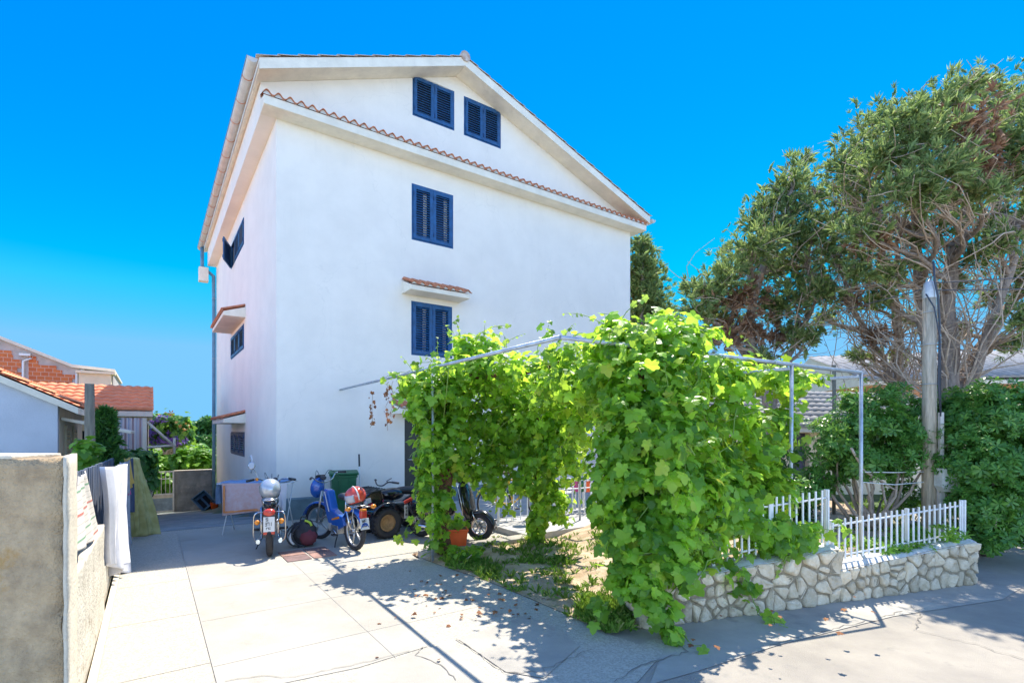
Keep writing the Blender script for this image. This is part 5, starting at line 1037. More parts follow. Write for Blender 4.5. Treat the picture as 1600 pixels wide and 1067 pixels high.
def strokes(mb, text, x0, z0, w, h, y, th):      # tiny plate characters out of bars; y = depth
    SEG = {'0': 'abcdef', '1': 'bc', '2': 'abged', '3': 'abgcd', '5': 'afgcd', '6': 'afgedc', '7': 'abc', '8': 'abcdefg', 'K': 'efgbk', 'F': 'aefg', 'C': 'aefd', 'E': 'aefgd', 'S': 'afgcd', 'H': 'befgc', 'A': 'abcefg', 'P': 'abefg', '4': 'fgbc'}
    for i, ch in enumerate(text):
        x = x0 + i * w * 1.35
        for s in SEG.get(ch, ''):
            cx, cz, dx, dz = {'a': (.5, 1, 1, 0), 'd': (.5, 0, 1, 0), 'g': (.5, .5, 1, 0), 'f': (0, .75, 0, .5), 'e': (0, .25, 0, .5), 'b': (1, .75, 0, .5), 'c': (1, .25, 0, .5), 'k': (.7, .25, .3, .4)}[s]
            mb.box((x + cx * w, y, z0 + cz * h), (dx * w + th, .002, dz * h + th))
def helmet(name, label, loc, rz, m, tilt=0, visor='visor', stripe=None, r=.13, pitch=0):
    o = thing(name, label, 'helmet', loc, rz); T = rot(R(tilt), R(pitch))
    def shell(d):
        return 1.0 if not (d.y < -.45 and -.55 < d.z < .12) else .93
    q = MB(); q.ell((0, 0, 0), (r, r * 1.12, r), T, 0, 28, 18, shell, z0=-.72); q.build('shell', m, o, solid=.006)
    q = MB(); n = 14
    q.grid(n, 6, lambda u, v: tuple(T @ Vector((r * 1.03 * math.sin((u - .5) * 2.3) * math.cos((v - .55) * .75), -r * 1.17 * math.cos((u - .5) * 2.3) * math.cos((v - .55) * .75), r * 1.0 * math.sin((v - .62) * .85)))))
    q.build('visor', visor, o, solid=.003)
    q = MB(); q.tube([T @ Vector((r * .75 * math.cos(a), r * .82 * math.sin(a), -r * .72)) for a in [i * math.pi / 10 for i in range(20)]], .012, 6, closed=True); q.build('rim_seal', 'black_plastic', o)
    if stripe:
        q = MB(); q.tube([T @ Vector((r * 1.015 * math.cos(a), 0, r * 1.015 * math.sin(a))) for a in [R(-20 + i * 11) for i in range(21)]], .012, 5); q.build('stripe', stripe, o)
    return o
# ---------------- motorcycle seen from behind
mc = thing('motorcycle', 'chrome and black motorcycle seen from behind, parked with a silver helmet on its seat', 'motorcycle', (-3.40, 7.22, 0), 0)
HD = Vector((-.40, .92, 0)).normalized(); mc.rotation_euler = (R(0), 0, math.atan2(HD.y, HD.x)); LEAN = R(-5)
# local: +x forward, +y left
def Lm(p): return p
wheel(mc, (0, 0, .30), .30, .052, 24, tread=.10, tyre='rubber', fl=1.0); wheel(mc, (1.22, .02, .31), .31, .042, 24)
solid(mc, 'rear_mudguard', 'chrome', lambda q: q.grid(16, 6, lambda u, v: tuple(Vector((.35 * math.cos(R(20 + 102 * u)), (v - .5) * .15, .30 + .36 * math.sin(R(20 + 102 * u)) - .05 * (abs(v - .5) * 2) ** 3))), ), solid=.004)
solid(mc, 'front_mudguard', 'chrome', lambda q: q.grid(16, 6, lambda u, v: (1.22 + .35 * math.cos(R(30 + 140 * u)), (v - .5) * .12, .31 + .35 * math.sin(R(30 + 140 * u)) - .04 * (abs(v - .5) * 2) ** 3)), solid=.004)
solid(mc, 'seat', 'black_paint', lambda q: q.ell((.32, 0, .74), (.36, .145, .085), rot(0, R(-4)), 0, 24, 12, lambda d: 1 + .12 * (d.x < -.5)))
solid(mc, 'tank', 'black_paint', lambda q: q.ell((.78, 0, .80), (.27, .15, .13), rot(0, R(6)), 0, 24, 14, lambda d: 1))
solid(mc, 'engine', 'alloy', lambda q: [q.box((.62, 0, .36), (.34, .22, .20)), q.box((.68, 0, .54), (.16, .15, .16)), q.lathe([(.08, -.14), (.1, -.12), (.1, .12), (.08, .14)], 16, Matrix.Translation((.56, 0, .34)) @ rot(R(90)))] + [q.box((.68, 0, .48 + k * .028), (.20, .19, .009)) for k in range(6)], bevel=.008)
for s in (-1, 1):
    rod(mc, 'shock', [(.02, s * .13, .30), (.14, s * .13, .66)], .026, 'chrome')
    rod(mc, 'crash_bar', curve([(-.02, s * .10, .62), (-.06, s * .22, .60), (-.04, s * .245, .45), (0, s * .24, .25), (.05, s * .16, .18), (.15, s * .12, .3)]), .013, 'chrome')
    rod(mc, 'fork', [(1.22, s * .07 + .02, .31), (1.0, s * .07 + .01, .92)], .02, 'chrome')
    rod(mc, 'exhaust', curve([(.72, s * .10, .44), (.84, s * .12, .30), (.5, s * .15, .20), (-.18, s * .17, .24)]), .032, 'chrome', 10)
    ind = solid(mc, 'indicator', 'orange_lens', lambda q: q.ell((-.14, s * .185, .50), (.035, .042, .038)))
    q = MB(); q.tube([(-.1, s * .05, .52), (-.12, s * .16, .50)], .009, 6); q.build('indicator_arm', 'chrome', ind)
    solid(mc, 'foot_peg', 'rubber', lambda q: q.tube([(.42, s * .12, .30), (.42, s * .29, .31)], .02, 8))
    solid(mc, 'side_panel', 'black_paint', lambda q: q.ell((.38, s * .13, .56), (.15, .035, .10)))
rod(mc, 'frame', curve([(.02, 0, .62), (.4, 0, .66), (.9, 0, .86), (1.0, 0, .78), (.92, 0, .4), (.62, 0, .22), (.3, 0, .26), (.02, 0, .30)]), .02, 'black_paint')
solid(mc, 'rear_rack', 'chrome', lambda q: [q.tube(curve([(.10, .10, .80), (-.12, .11, .80), (-.20, 0, .80), (-.12, -.11, .80), (.10, -.10, .80)]), .010, 6), q.tube([(-.05, .11, .80), (-.05, -.11, .80)], .008, 6), q.tube([(.04, .10, .80), (.04, -.10, .80)], .008, 6), q.tube([(0, .1, .80), (.05, .1, .62)], .008, 6), q.tube([(0, -.1, .80), (.05, -.1, .62)], .008, 6)])
solid(mc, 'tail_light', 'red_lens', lambda q: q.ell((-.24, 0, .64), (.05, .095, .055))); 
pl_ = solid(mc, 'number_plate', 'plate', lambda q: q.box((-.275, 0, .485), (.006, .17, .20), rot(0, R(4))), bevel=.002)
q = MB(); strokes(q, 'ST', -.045, .535, .028, .036, 0, .008); strokes(q, '371', -.055, .468, .024, .042, 0, .008); strokes(q, 'CE', -.04, .405, .026, .036, 0, .008)
q.v = [Vector((-.283, -v.x, v.z)) for v in q.v]; q.build('plate_letters', 'ink', pl_)
solid(mc, 'reflector', 'red_lens', lambda q: q.box((-.275, 0, .365), (.012, .17, .035)), bevel=.004)
solid(mc, 'plate_stripe', 'black_plastic', lambda q: q.box((-.262, 0, .46), (.012, .19, .31)), bevel=.004)
rod(mc, 'handlebar', curve([(.80, .41, .985), (.90, .28, 1.0), (.98, .16, .98), (1.0, .08, .90), (1.0, -.08, .90), (.98, -.16, .98), (.90, -.28, 1.0), (.80, -.41, .985)]), .011, 'chrome')
for s in (-1, 1):
    rod(mc, 'grip', [(.80, s * .42, .985), (.875, s * .30, .998)], .020, 'black_plastic')
    rod(mc, 'brake_lever', curve([(.93, s * .24, 1.0), (.95, s * .33, .99), (.88, s * .43, .975)]), .006, 'chrome', 5)
solid(mc, 'switch_box', 'orange_lens', lambda q: q.box((.90, .25, 1.0), (.05, .05, .05)), bevel=.01)
mi_ = rod(mc, 'mirror_arm', curve([(.92, .22, 1.0), (.93, .27, 1.10), (.90, .33, 1.19)]), .006, 'chrome', 5)
q = MB(); T = Matrix.Translation((.885, .34, 1.215)) @ rot(0, R(-80), 0); q.lathe([(0, .0), (.055, .0), (.062, -.01), (.05, -.025), (0, -.03)], 20, T); q.build('mirror', 'chrome', mi_)
q = MB(); q.lathe([(0, .002), (.050, .002)], 20, T); q.build('mirror_glass', 'visor', mi_)
solid(mc, 'headlight', 'chrome', lambda q: q.lathe([(0, -.08), (.06, -.06), (.085, 0), (.088, .05), (0, .055)], 20, Matrix.Translation((1.10, 0, .82)) @ rot(0, R(90))))
for s in (-1, 1): solid(mc, 'gauge', 'black_plastic', lambda q: q.lathe([(0, .0), (.04, .0), (.04, .05), (0, .055)], 16, Matrix.Translation((1.0, s * .06, .95)) @ rot(0, R(-30))))
rod(mc, 'kickstand', [(.42, .10, .26), (.50, .24, .01)], .010, 'black_plastic'); rod(mc, 'kick_lever', curve([(.5, -.12, .3), (.42, -.2, .26), (.40, -.3, .24)]), .008, 'chrome')
solid(mc, 'battery_cover', 'brown_dirt', lambda q: q.box((.2, 0, .50), (.2, .18, .14)), bevel=.02)
for k in range(3): rod(mc, 'cable', curve([(.88, .1 * (k - 1), .98), (1.06, .12 * (k - 1), 1.05 + .02 * k), (1.08, 0, .86)]), .004, 'black_plastic', 5)
mc.scale = (1, .82, 1)
def on(o, p): return Matrix.Translation(o.location) @ Matrix.Rotation(o.rotation_euler.z, 4, 'Z') @ Vector(p)
helmet('helmet', 'silver-grey open helmet resting on the motorcycle seat', tuple(on(mc, (.14, .0, .925))), mc.rotation_euler.z - R(90) + R(180), 'helmet_silver', -18, 'black_plastic', r=.142)
# ---------------- moped
mo_ = thing('moped', 'blue moped with orange indicators and a red helmet on its rack, leaning on its stand', 'moped', (-2.31, 7.56, 0)); d_ = Vector((-3.13, 8.36, 0)) - Vector((-2.31, 7.56, 0)); mo_.rotation_euler = (0, 0, math.atan2(d_.y, d_.x)); WB_ = d_.length
wheel(mo_, (0, 0, .285), .285, .034, 5, kind='cast', rim='alloy'); Mf = rot(0, 0, R(22)); wheel(mo_, (WB_, .0, .285), .285, .032, 5, Mf, kind='cast')
solid(mo_, 'front_mudguard', 'moped_blue', lambda q: q.grid(18, 6, lambda u, v: tuple(Matrix.Translation((WB_, 0, .285)) @ Mf @ Vector((.325 * math.cos(R(15 + 150 * u)), (v - .5) * .10, .325 * math.sin(R(15 + 150 * u)) - .03 * (abs(v - .5) * 2) ** 3)))), solid=.004)
solid(mo_, 'rear_mudguard', 'moped_blue', lambda q: q.grid(16, 6, lambda u, v: (.32 * math.cos(R(10 + 150 * u)), (v - .5) * .13, .285 + .33 * math.sin(R(10 + 150 * u)) - .04 * (abs(v - .5) * 2) ** 3)), solid=.004)
def bodyp(q):
    poly = [(.20, .34), (.46, .22), (.66, .25), (.78, .42), (.90, .70), (.86, .84), (.74, .82), (.62, .54), (.44, .48), (.24, .46)]
    q.prism(poly, -.065, .065, lambda a, b, h: (a, h, b))
solid(mo_, 'body', 'moped_blue', bodyp, bevel=.02)
for s in (-1, 1):
    solid(mo_, 'side_stripe', 'orange_lens', lambda q: q.prism([(.34, .43), (.58, .38), (.585, .40), (.36, .46)], s * .067, s * .070, lambda a, b, h: (a, h, b)))
    solid(mo_, 'side_stripe', 'plate', lambda q: q.prism([(.66, .50), (.69, .50), (.84, .80), (.81, .80)], s * .067, s * .070, lambda a, b, h: (a, h, b)))
    rod(mo_, 'fork', [(WB_ - .02 * s, s * .055, .285), (WB_ - .20, s * .05, .80)], .017, 'alloy')
    rod(mo_, 'pedal_crank', [(.50, s * .09, .26), (.50 - s * .13, s * .10, .20)], .009, 'chrome'); solid(mo_, 'pedal', 'rubber', lambda q: q.box((.50 - s * .14, s * .14, .195), (.09, .07, .025)), bevel=.005)
    ind = solid(mo_, 'indicator', 'orange_lens', lambda q: q.ell((-.18, s * .20, .64), (.028, .045, .032))); q = MB(); q.tube([(-.14, s * .04, .64), (-.17, s * .17, .64)], .008, 6); q.build('indicator_arm', 'alloy', ind)
    rod(mo_, 'shock', [(.0, s * .075, .30), (.10, s * .075, .60)], .02, 'chrome')
solid(mo_, 'engine', 'alloy', lambda q: [q.box((.50, 0, .25), (.22, .14, .12)), q.box((.63, 0, .27), (.10, .11, .09))] + [q.box((.60 + k * .02, 0, .27), (.006, .14, .12)) for k in range(5)], bevel=.006)
solid(mo_, 'seat', 'black_plastic', lambda q: q.ell((.24, 0, .76), (.21, .10, .055), rot(0, R(-3))), ); rod(mo_, 'seat_post', [(.30, 0, .45), (.24, 0, .74)], .018, 'chrome')
solid(mo_, 'rear_rack', 'alloy', lambda q: [q.tube(curve([(.12, .07, .66), (-.16, .075, .67), (-.20, 0, .67), (-.16, -.075, .67), (.12, -.07, .66)]), .008, 6), q.tube([(-.1, .07, .67), (-.02, .07, .35)], .007, 6), q.tube([(-.1, -.07, .67), (-.02, -.07, .35)], .007, 6), q.tube([(-.06, .07, .67), (-.06, -.07, .67)], .007, 6)])
solid(mo_, 'tail_light', 'red_lens', lambda q: q.box((-.235, 0, .55), (.07, .10, .12)), bevel=.02); solid(mo_, 'tail_light_housing', 'orange_lens', lambda q: q.box((-.238, 0, .615), (.06, .085, .03)), bevel=.01)
pl_ = solid(mo_, 'number_plate', 'plate', lambda q: q.box((-.285, 0, .42), (.006, .14, .16), rot(0, R(10))), bevel=.002); q = MB(); strokes(q, 'KF', -.04, .445, .026, .036, 0, .008); strokes(q, '26', -.04, .385, .026, .036, 0, .008); q.v = [Vector((-.2935 + (v.z - .42) * .16, -v.x, v.z)) for v in q.v]; q.build('plate_letters', 'ink', pl_)
solid(mo_, 'headlamp_cowl', 'moped_blue', lambda q: q.ell((1.07, .05, .84), (.12, .13, .17), rot(0, R(-14), R(22)), fn=lambda d: 1 - .25 * (d.x < -.2))); solid(mo_, 'windscreen', 'black_plastic', lambda q: q.prism([(1.05, .95), (1.15, .93), (1.06, 1.04), (1.02, 1.05)], -.04, .10, lambda a, b, h: (a, h, b)), bevel=.01)
solid(mo_, 'speedometer', 'black_plastic', lambda q: q.lathe([(0, 0), (.045, 0), (.05, .03), (0, .035)], 16, Matrix.Translation((.98, .02, .99)) @ rot(0, R(-30))))
rod(mo_, 'handlebar', curve([(.72, .34, 1.02), (.85, .26, 1.03), (.93, .12, .95), (.95, 0, .93), (.96, -.12, .97), (1.00, -.22, 1.07), (.93, -.34, 1.08)]), .010, 'chrome')
for s, (a, b_) in ((1, ((.70, .35, 1.02), (.80, .29, 1.03))), (-1, ((.99, -.24, 1.08), (.92, -.35, 1.08)))): rod(mo_, 'grip', [a, b_], .017, 'black_plastic')
rod(mo_, 'kickstand', curve([(.44, .03, .22), (.38, .10, .10), (.34, .14, .01)]), .010, 'black_plastic'); rod(mo_, 'kickstand', curve([(.44, -.03, .22), (.38, -.10, .10), (.34, -.16, .01)]), .010, 'black_plastic'); rod(mo_, 'exhaust', curve([(.58, -.07, .26), (.45, -.09, .17), (.0, -.12, .20)]), .024, 'chrome_dark', 10)
for k in range(2): rod(mo_, 'cable', curve([(.86, .2 - .4 * k, 1.02), (1.02, .1 - .2 * k, 1.12), (1.05, 0, .92)]), .004, 'black_plastic', 5)
ind = solid(mo_, 'front_indicator', 'orange_lens', lambda q: q.ell((1.00, -.09, .70), (.03, .03, .035)))
helmet('helmet', 'glossy red helmet with a clear visor on the rack of the blue moped', tuple(on(mo_, (-.02, 0, .80))), mo_.rotation_euler.z + R(-190), 'helmet_red', 14, 'visor', 'plate', .135)
# black carrier box beside the moped seat
bx = thing('seat_box', 'dark grey box standing on the wall ledge behind the moped', 'box', (-2.62, 9.2, .0)); solid(bx, 'body', 'black_plastic', lambda q: q.box((0, 0, .32), (.26, .2, .22)), bevel=.02); solid(bx, 'lid', 'zinc', lambda q: q.box((0, 0, .445), (.28, .22, .03)), bevel=.01); solid(bx, 'base', 'mortar', lambda q: q.box((0, 0, .105), (.24, .2, .21)), bevel=.01)
# ---------------- backpack
bk_ = thing('backpack', 'slumped black backpack with dark red panel on the ground between motorcycle and moped', 'backpack', (-3.18, 7.86, 0), R(15))
solid(bk_, 'body', 'bag_black', lambda q: q.ell((0, 0, .19), (.20, .15, .205), rot(R(-14), R(16)), 0, 28, 18, lambda d: 1 + .07 * math.sin(d.x * 9 + d.z * 6) + .05 * math.sin(d.z * 13) - .10 * (d.z < -.6)))
solid(bk_, 'front_pocket', 'bag_red', lambda q: q.ell((.07, -.10, .14), (.13, .09, .12), rot(R(-14), R(16)), 0, 20, 12, lambda d: 1 + .06 * math.sin(d.x * 11 + d.z * 9)))
for s, x in ((1, -.14), (-1, -.06)): solid(bk_, 'strap', 'black_plastic', lambda q: q.tube(curve([(x, -.12, .34), (x - .08, -.19, .22), (x - .03, -.19, .08), (x + .10, -.17, .02)]), .013, 6))
solid(bk_, 'padding', 'plate', lambda q: q.tube(curve([(-.15, -.14, .22), (-.17, -.17, .14), (-.12, -.17, .06)]), .022, 8)); solid(bk_, 'zip_trim', 'bag_yellow', lambda q: q.tube(curve([(.02, -.05, .39), (.09, -.06, .36), (.12, -.08, .31)]), .018, 6)); solid(bk_, 'handle', 'black_plastic', lambda q: q.tube(curve([(-.05, 0, .38), (-.03, 0, .44), (.03, 0, .43), (.04, 0, .37)]), .010, 6))
# ---------------- wheelie bin and broom
bn_ = thing('wheelie_bin', 'green plastic wheelie bin standing against the white wall behind the blue moped', 'bin', tuple(hw(1.14, -.48, 0)), HROT - R(12))
solid(bn_, 'body', 'bin_green', lambda q: [q.box((0, 0, .44), (.40, .44, .82), taper=1.16), q.box((0, 0, .86), (.50, .54, .05))], bevel=.015)
solid(bn_, 'lid', 'bin_green', lambda q: [q.prism([(-.29, .885), (.28, .885), (.28, .92), (-.05, .975), (-.30, .93)], -.27, .27, lambda a, b, h: (h, a, b))], bevel=.015)
for s in (-1, 1): q = MB(); torus(q, (s * .22, .22, .1), .07, .03, rot(0, 0, R(90)), 20, 8); q.ell((s * .22, .22, .1), (.02, .06, .06)); q.build('wheel', 'rubber', bn_)
solid(bn_, 'handle', 'bin_green', lambda q: q.tube([(-.2, .33, .88), (.2, .33, .88)], .016, 8)); 
for x in (-.1, .1): solid(bn_, 'rib', 'bin_green', lambda q: q.box((x, -.238, .5), (.03, .02, .6), rot(R(4))), bevel=.004)
br_ = thing('broom', 'white broom handle with a dark grip leaning beside the green bin', 'broom', tuple(hw(1.52, -.42, 0)), HROT)
rod(br_, 'handle', [(0, 0, .1), (.0, .10, 1.02)], .013, 'white_paint'); rod(br_, 'grip', [(0, .10, 1.02), (0, .12, 1.27)], .018, 'black_plastic'); solid(br_, 'brush', 'bag_black', lambda q: q.box((0, 0, .06), (.26, .05, .12), taper=.8), bevel=.006)
wb = thing('wall_bench', 'low grey-green bench ledge along the house wall behind the moped', 'bench', tuple(hw(1.8, -.24, 0)), HROT); solid(wb, 'seat', 'plinth_grey', lambda q: q.box((.0, 0, .42), (1.2, .26, .05)), bevel=.006)
for x in (-.5, .5): solid(wb, 'leg', 'plinth_grey', lambda q: q.box((x, 0, .2), (.08, .22, .395)), bevel=.004)
# ---------------- drying rack with towels
dk = thing('drying_rack', 'folding white wire drying rack in front of the house corner behind the motorcycle', 'drying rack', tuple(P(405, 673, 8.9).xy) + (0,), HROT - R(28))
for y in (-.25, .25): rod(dk, 'rail', [(-.58, y, .86), (.56, y, .86)], .009, 'white_paint')
for x in (-.58, .56): rod(dk, 'cross_bar', [(x, -.25, .86), (x, .25, .86)], .009, 'white_paint')
for k in range(9): rod(dk, 'wire', [(-.58, -.22 + k * .055, .862), (.56, -.22 + k * .055, .862)], .003, 'white_paint', 5)
for x in (-.5, .5): 
    for s in (-1, 1): rod(dk, 'leg', [(x, s * .25, .01), (x, -s * .22, .85)], .009, 'white_paint')
def rk(x, y, z): return tuple(on(dk, (x, y, z)))
cloth('towel', 'pale pink towel with orange border hanging on the front of the drying rack', 'towel_pink', [rk(-.50, -.27, .875), rk(.24, -.27, .875), rk(.24, -.29, .42), rk(-.48, -.30, .34)], 2, .012, .0, group='towels on the drying rack')
for a, b_, c, d in ((( -.485, -.283, .87), (-.44, -.283, .87), (-.43, -.312, .36), (-.47, -.312, .35)),): pass
tb = bpy.data.objects[[o.name for o in COL.objects if o.get('label', '').startswith('pale pink towel')][0]]
cloth('border', '', 'towel_orange', [rk(-.47, -.292, .84), rk(-.44, -.292, .84), rk(-.43, -.318, .40), rk(-.46, -.318, .40)], 2, .003, 0, parent=tb); cloth('border', '', 'towel_orange', [rk(-.46, -.312, .415), rk(.22, -.303, .46), rk(.22, -.305, .43), rk(-.46, -.315, .385)], 2, .010, 0, parent=tb)
cloth('towel', 'light blue cloth hanging over the far left end of the drying rack', 'towel_blue', [rk(-.62, .2, .88), rk(-.60, -.22, .88), rk(-.61, -.20, .52), rk(-.63, .18, .50)], 2, .015, group='towels on the drying rack')
cloth('towel', 'blue patterned cloth laid flat over the top of the drying rack', 'towel_blue', [rk(-.55, -.25, .885), rk(.5, -.25, .885), rk(.5, .25, .885), rk(-.55, .25, .885)], 3, .008, group='towels on the drying rack')
cloth('towel', 'lilac-grey cloth hanging from the right end of the drying rack behind the motorcycle', 'cloth_white', [rk(.30, -.27, .875), rk(.54, -.27, .875), rk(.52, -.29, .40), rk(.32, -.29, .46)], 2, .02, group='towels on the drying rack')
# ---------------- blue crate and red bucket at the foot of the yard
cr = thing('plastic_crate', 'blue-grey plastic crate tipped on its corner against the grey block wall', 'crate', tuple(hw(-.42, 10.4, -1.06)), HROT)
def crf(q):
    T = rot(R(-20), R(-38)); q.box((0, 0, .30), (.52, .04, .60), T)
    for x in (-.24, .24): q.box(T @ Vector((x, -.16, 0)) + Vector((0, 0, .30)), (.03, .30, .60), T)
    for z in (-.285, .285): q.box(T @ Vector((0, -.16, z)) + Vector((0, 0, .30)), (.46, .30, .03), T)
solid(cr, 'shell', 'crate_blue', crf, bevel=.006)
for x in (-.1, .1): q = MB(); T = rot(R(-20), R(-38)); q.box(T @ Vector((x, -.03, 0)) + Vector((0, 0, .30)), (.13, .03, .36), T); q.build('opening_dark', 'dark_inside', cr, bevel=.02)  # near-black pads paint the shade of two openings in the crate
rb_ = thing('red_bucket', 'small red-brown tub in the corner beside the downpipe', 'tub', tuple(hw(-.16, 10.0, -1.04))); solid(rb_, 'tub', 'pot_orange', lambda q: q.lathe([(0, .01), (.10, .01), (.13, .26), (.14, .27), (.12, .26), (.09, .03), (0, .03)], 20)); solid(rb_, 'handle', 'rust', lambda q: q.tube(curve([(-.13, 0, .25), (-.1, 0, .36), (.1, 0, .36), (.13, 0, .25)]), .006, 5))
# ---------------- quad bike
qd = thing('quad_bike', 'dark quad bike with fat tyres facing left, half hidden behind the left vine', 'quad bike', tuple(P(619, 673, 8.95).xy) + (0,), HROT + R(180) + R(8))
# local +x forward (towards the left of the photo), +y = its left side (towards camera)
def fat(c, Rw=.27, w_=.13):
    o = MB(); M = Matrix.Translation(Vector(c)) @ rot(R(90)); o.lathe([(.0, -.03), (.10, -.03), (.11, -.06), (.155, -.075), (.16, .075), (.11, .06), (.10, .03), (0, .03)], 24, M); o = o.build('wheel', 'rust', qd)
    t = MB(); prof = [(.15, -.08), (.19, -w_ * .95), (.235, -w_ * 1.02), (.262, -w_ * .8), (.27, 0), (.262, w_ * .8), (.235, w_ * 1.02), (.19, w_ * .95), (.15, .08)]; t.lathe([(r * Rw / .27, z) for r, z in prof], 44, M)
    for k in range(22):
        a = 2 * math.pi * k / 22
        for s in (-1, 1): t.box(Vector(c) + Vector((math.cos(a + s * .07) * Rw, s * .055, math.sin(a + s * .07) * Rw)), (.022, .09, .032), rot(0, -(a + s * .07), 0) @ rot(0, 0, 0))
    t.build('tyre', 'rubber', o)
for c in ((.42, .36, .27), (.42, -.36, .27), (-.52, .36, .27), (-.52, -.36, .27)): fat(c)
rod(qd, 'axle', [(.42, -.32, .27), (.42, .32, .27)], .025, 'chrome_dark'); rod(qd, 'axle', [(-.52, -.32, .27), (-.52, .32, .27)], .025, 'chrome_dark')
solid(qd, 'engine', 'chrome_dark', lambda q: [q.box((-.05, 0, .34), (.42, .26, .26)), q.box((-.05, 0, .5), (.3, .2, .1))], bevel=.02)
solid(qd, 'seat', 'black_plastic', lambda q: q.ell((-.32, 0, .76), (.38, .15, .08), rot(0, R(-4)))); solid(qd, 'tank', 'black_paint', lambda q: q.ell((.10, 0, .72), (.26, .16, .12)))
for s in (-1, 1):
    solid(qd, 'front_fender', 'helmet_silver' if s < 0 else 'black_paint', lambda q: q.grid(12, 4, lambda u, v: (.42 + .36 * math.cos(R(30 + 130 * u)), s * (.20 + .30 * v), .27 + .36 * math.sin(R(30 + 130 * u)))), solid=.012)
    solid(qd, 'rear_fender', 'black_paint', lambda q: q.grid(12, 4, lambda u, v: (-.52 + .37 * math.cos(R(10 + 150 * u)), s * (.16 + .34 * v), .27 + .37 * math.sin(R(10 + 150 * u)))), solid=.012)
    solid(qd, 'headlight', 'visor', lambda q: q.ell((.72, s * .2, .62), (.035, .05, .05))); rod(qd, 'shock', [(.42, s * .26, .3), (.36, s * .12, .66)], .03, 'sticker_red')
    rod(qd, 'grip', [(.26, s * .30, .97), (.20, s * .43, .96)], .019, 'black_plastic'); rod(qd, 'control_arm', [(.42, s * .34, .22), (.30, s * .08, .30)], .014, 'rust')
solid(qd, 'front_cowl', 'black_paint', lambda q: q.prism([(.50, .52), (.74, .54), (.78, .66), (.62, .80), (.40, .84), (.34, .66)], -.17, .17, lambda a, b, h: (a, h, b)), bevel=.03)
rod(qd, 'handlebar', curve([(.22, .42, .96), (.30, .25, .97), (.34, .1, .90), (.34, -.1, .90), (.30, -.25, .97), (.22, -.42, .96)]), .012, 'black_plastic')
solid(qd, 'front_rack', 'black_plastic', lambda q: [q.tube(curve([(.40, .30, .86), (.80, .30, .82), (.88, 0, .82), (.80, -.30, .82), (.40, -.30, .86)]), .012, 6)] + [q.tube([(.40, y, .865), (.86 - abs(y) * .2, y, .825)], .008, 6) for y in (-.2, -.1, 0, .1, .2)])
rod(qd, 'brake_lever', curve([(.31, .24, .98), (.38, .32, 1.0), (.35, .44, 1.06)]), .007, 'black_plastic', 5)
solid(qd, 'sticker', 'plate', lambda q: q.box((.66, .175, .66), (.10, .006, .09), rot(0, R(12)))); solid(qd, 'sticker', 'sticker_red', lambda q: q.box((.62, .176, .58), (.10, .006, .05), rot(0, R(12))))
pl_ = solid(qd, 'number_plate', 'plate', lambda q: q.box((.10, .52, .45), (.10, .006, .24), rot(0, 0, R(20)))); q = MB(); strokes(q, '62', -.022, .50, .02, .035, 0, .007); strokes(q, '10', -.022, .44, .02, .035, 0, .007); strokes(q, '85', -.022, .38, .02, .035, 0, .007); q.v = [Matrix.Translation((.10, .5245, 0)) @ rot(0, 0, R(20)) @ Vector((-v.x, v.y + .001, v.z)) for v in q.v]; q.build('plate_letters', 'ink', pl_)
solid(qd, 'side_light', 'red_lens', lambda q: q.box((.05, .5, .64), (.18, .03, .06), rot(0, R(20))), bevel=.01); ss = solid(qd, 'sticker', 'sticker_red', lambda q: q.box((-.30, .52, .66), (.26, .006, .10))); solid(ss, 'sticker_text', 'plate', lambda q: strokes(q, 'HAPPS', -.405, .645, .025, .035, .5245, .007))
solid(qd, 'footrest', 'chrome_dark', lambda q: q.box((-.06, .34, .27), (.3, .12, .03)), bevel=.01)
qd.scale = (.92, .92, .92)
# ---------------- black scooter with whitewall wheel
sc = thing('scooter', 'glossy black scooter with a whitewalled wheel and a sticker, behind the vine trunk', 'scooter', tuple(P(712, 673, 8.35).xy) + (0,), R(-18))
# local +x to the right (front wheel there), camera side is -y
M0 = Matrix()
for x in (.42, -.62):
    w_ = wheel(sc, (x, 0, .225), .225, .05, 8, M0, kind='cast', tyre='rubber', rim='chrome'); q = MB(); torus(q, (x, -.030, .225), .165, .024, None, 32, 8, fl=.5); q.build('whitewall', 'plate', w_)
solid(sc, 'front_fender', 'black_paint', lambda q: q.grid(14, 8, lambda u, v: (.42 + .27 * math.cos(R(-5 + 175 * u)), (v - .5) * .17, .225 + .27 * math.sin(R(-5 + 175 * u)) - .05 * (abs(v - .5) * 2) ** 2)), solid=.006)
solid(sc, 'leg_shield', 'black_paint', lambda q: q.ell((.20, 0, .62), (.10, .22, .36), rot(0, R(-14)))); solid(sc, 'body', 'black_paint', lambda q: q.ell((-.42, 0, .48), (.42, .19, .26), None, 0, 28, 16, lambda d: 1 - .12 * (d.z < -.4)))
solid(sc, 'footboard', 'black_plastic', lambda q: q.box((.0, 0, .22), (.5, .30, .06)), bevel=.02); solid(sc, 'seat', 'saddle_brown', lambda q: q.ell((-.38, 0, .76), (.34, .14, .07)))
solid(sc, 'headset', 'black_paint', lambda q: q.ell((.12, 0, .98), (.13, .12, .09))); rod(sc, 'handlebar', [(.08, -.34, .99), (.12, 0, .98), (.08, .34, .99)], .012, 'chrome'); solid(sc, 'headlight', 'visor', lambda q: q.ell((.235, 0, .98), (.03, .075, .07)))
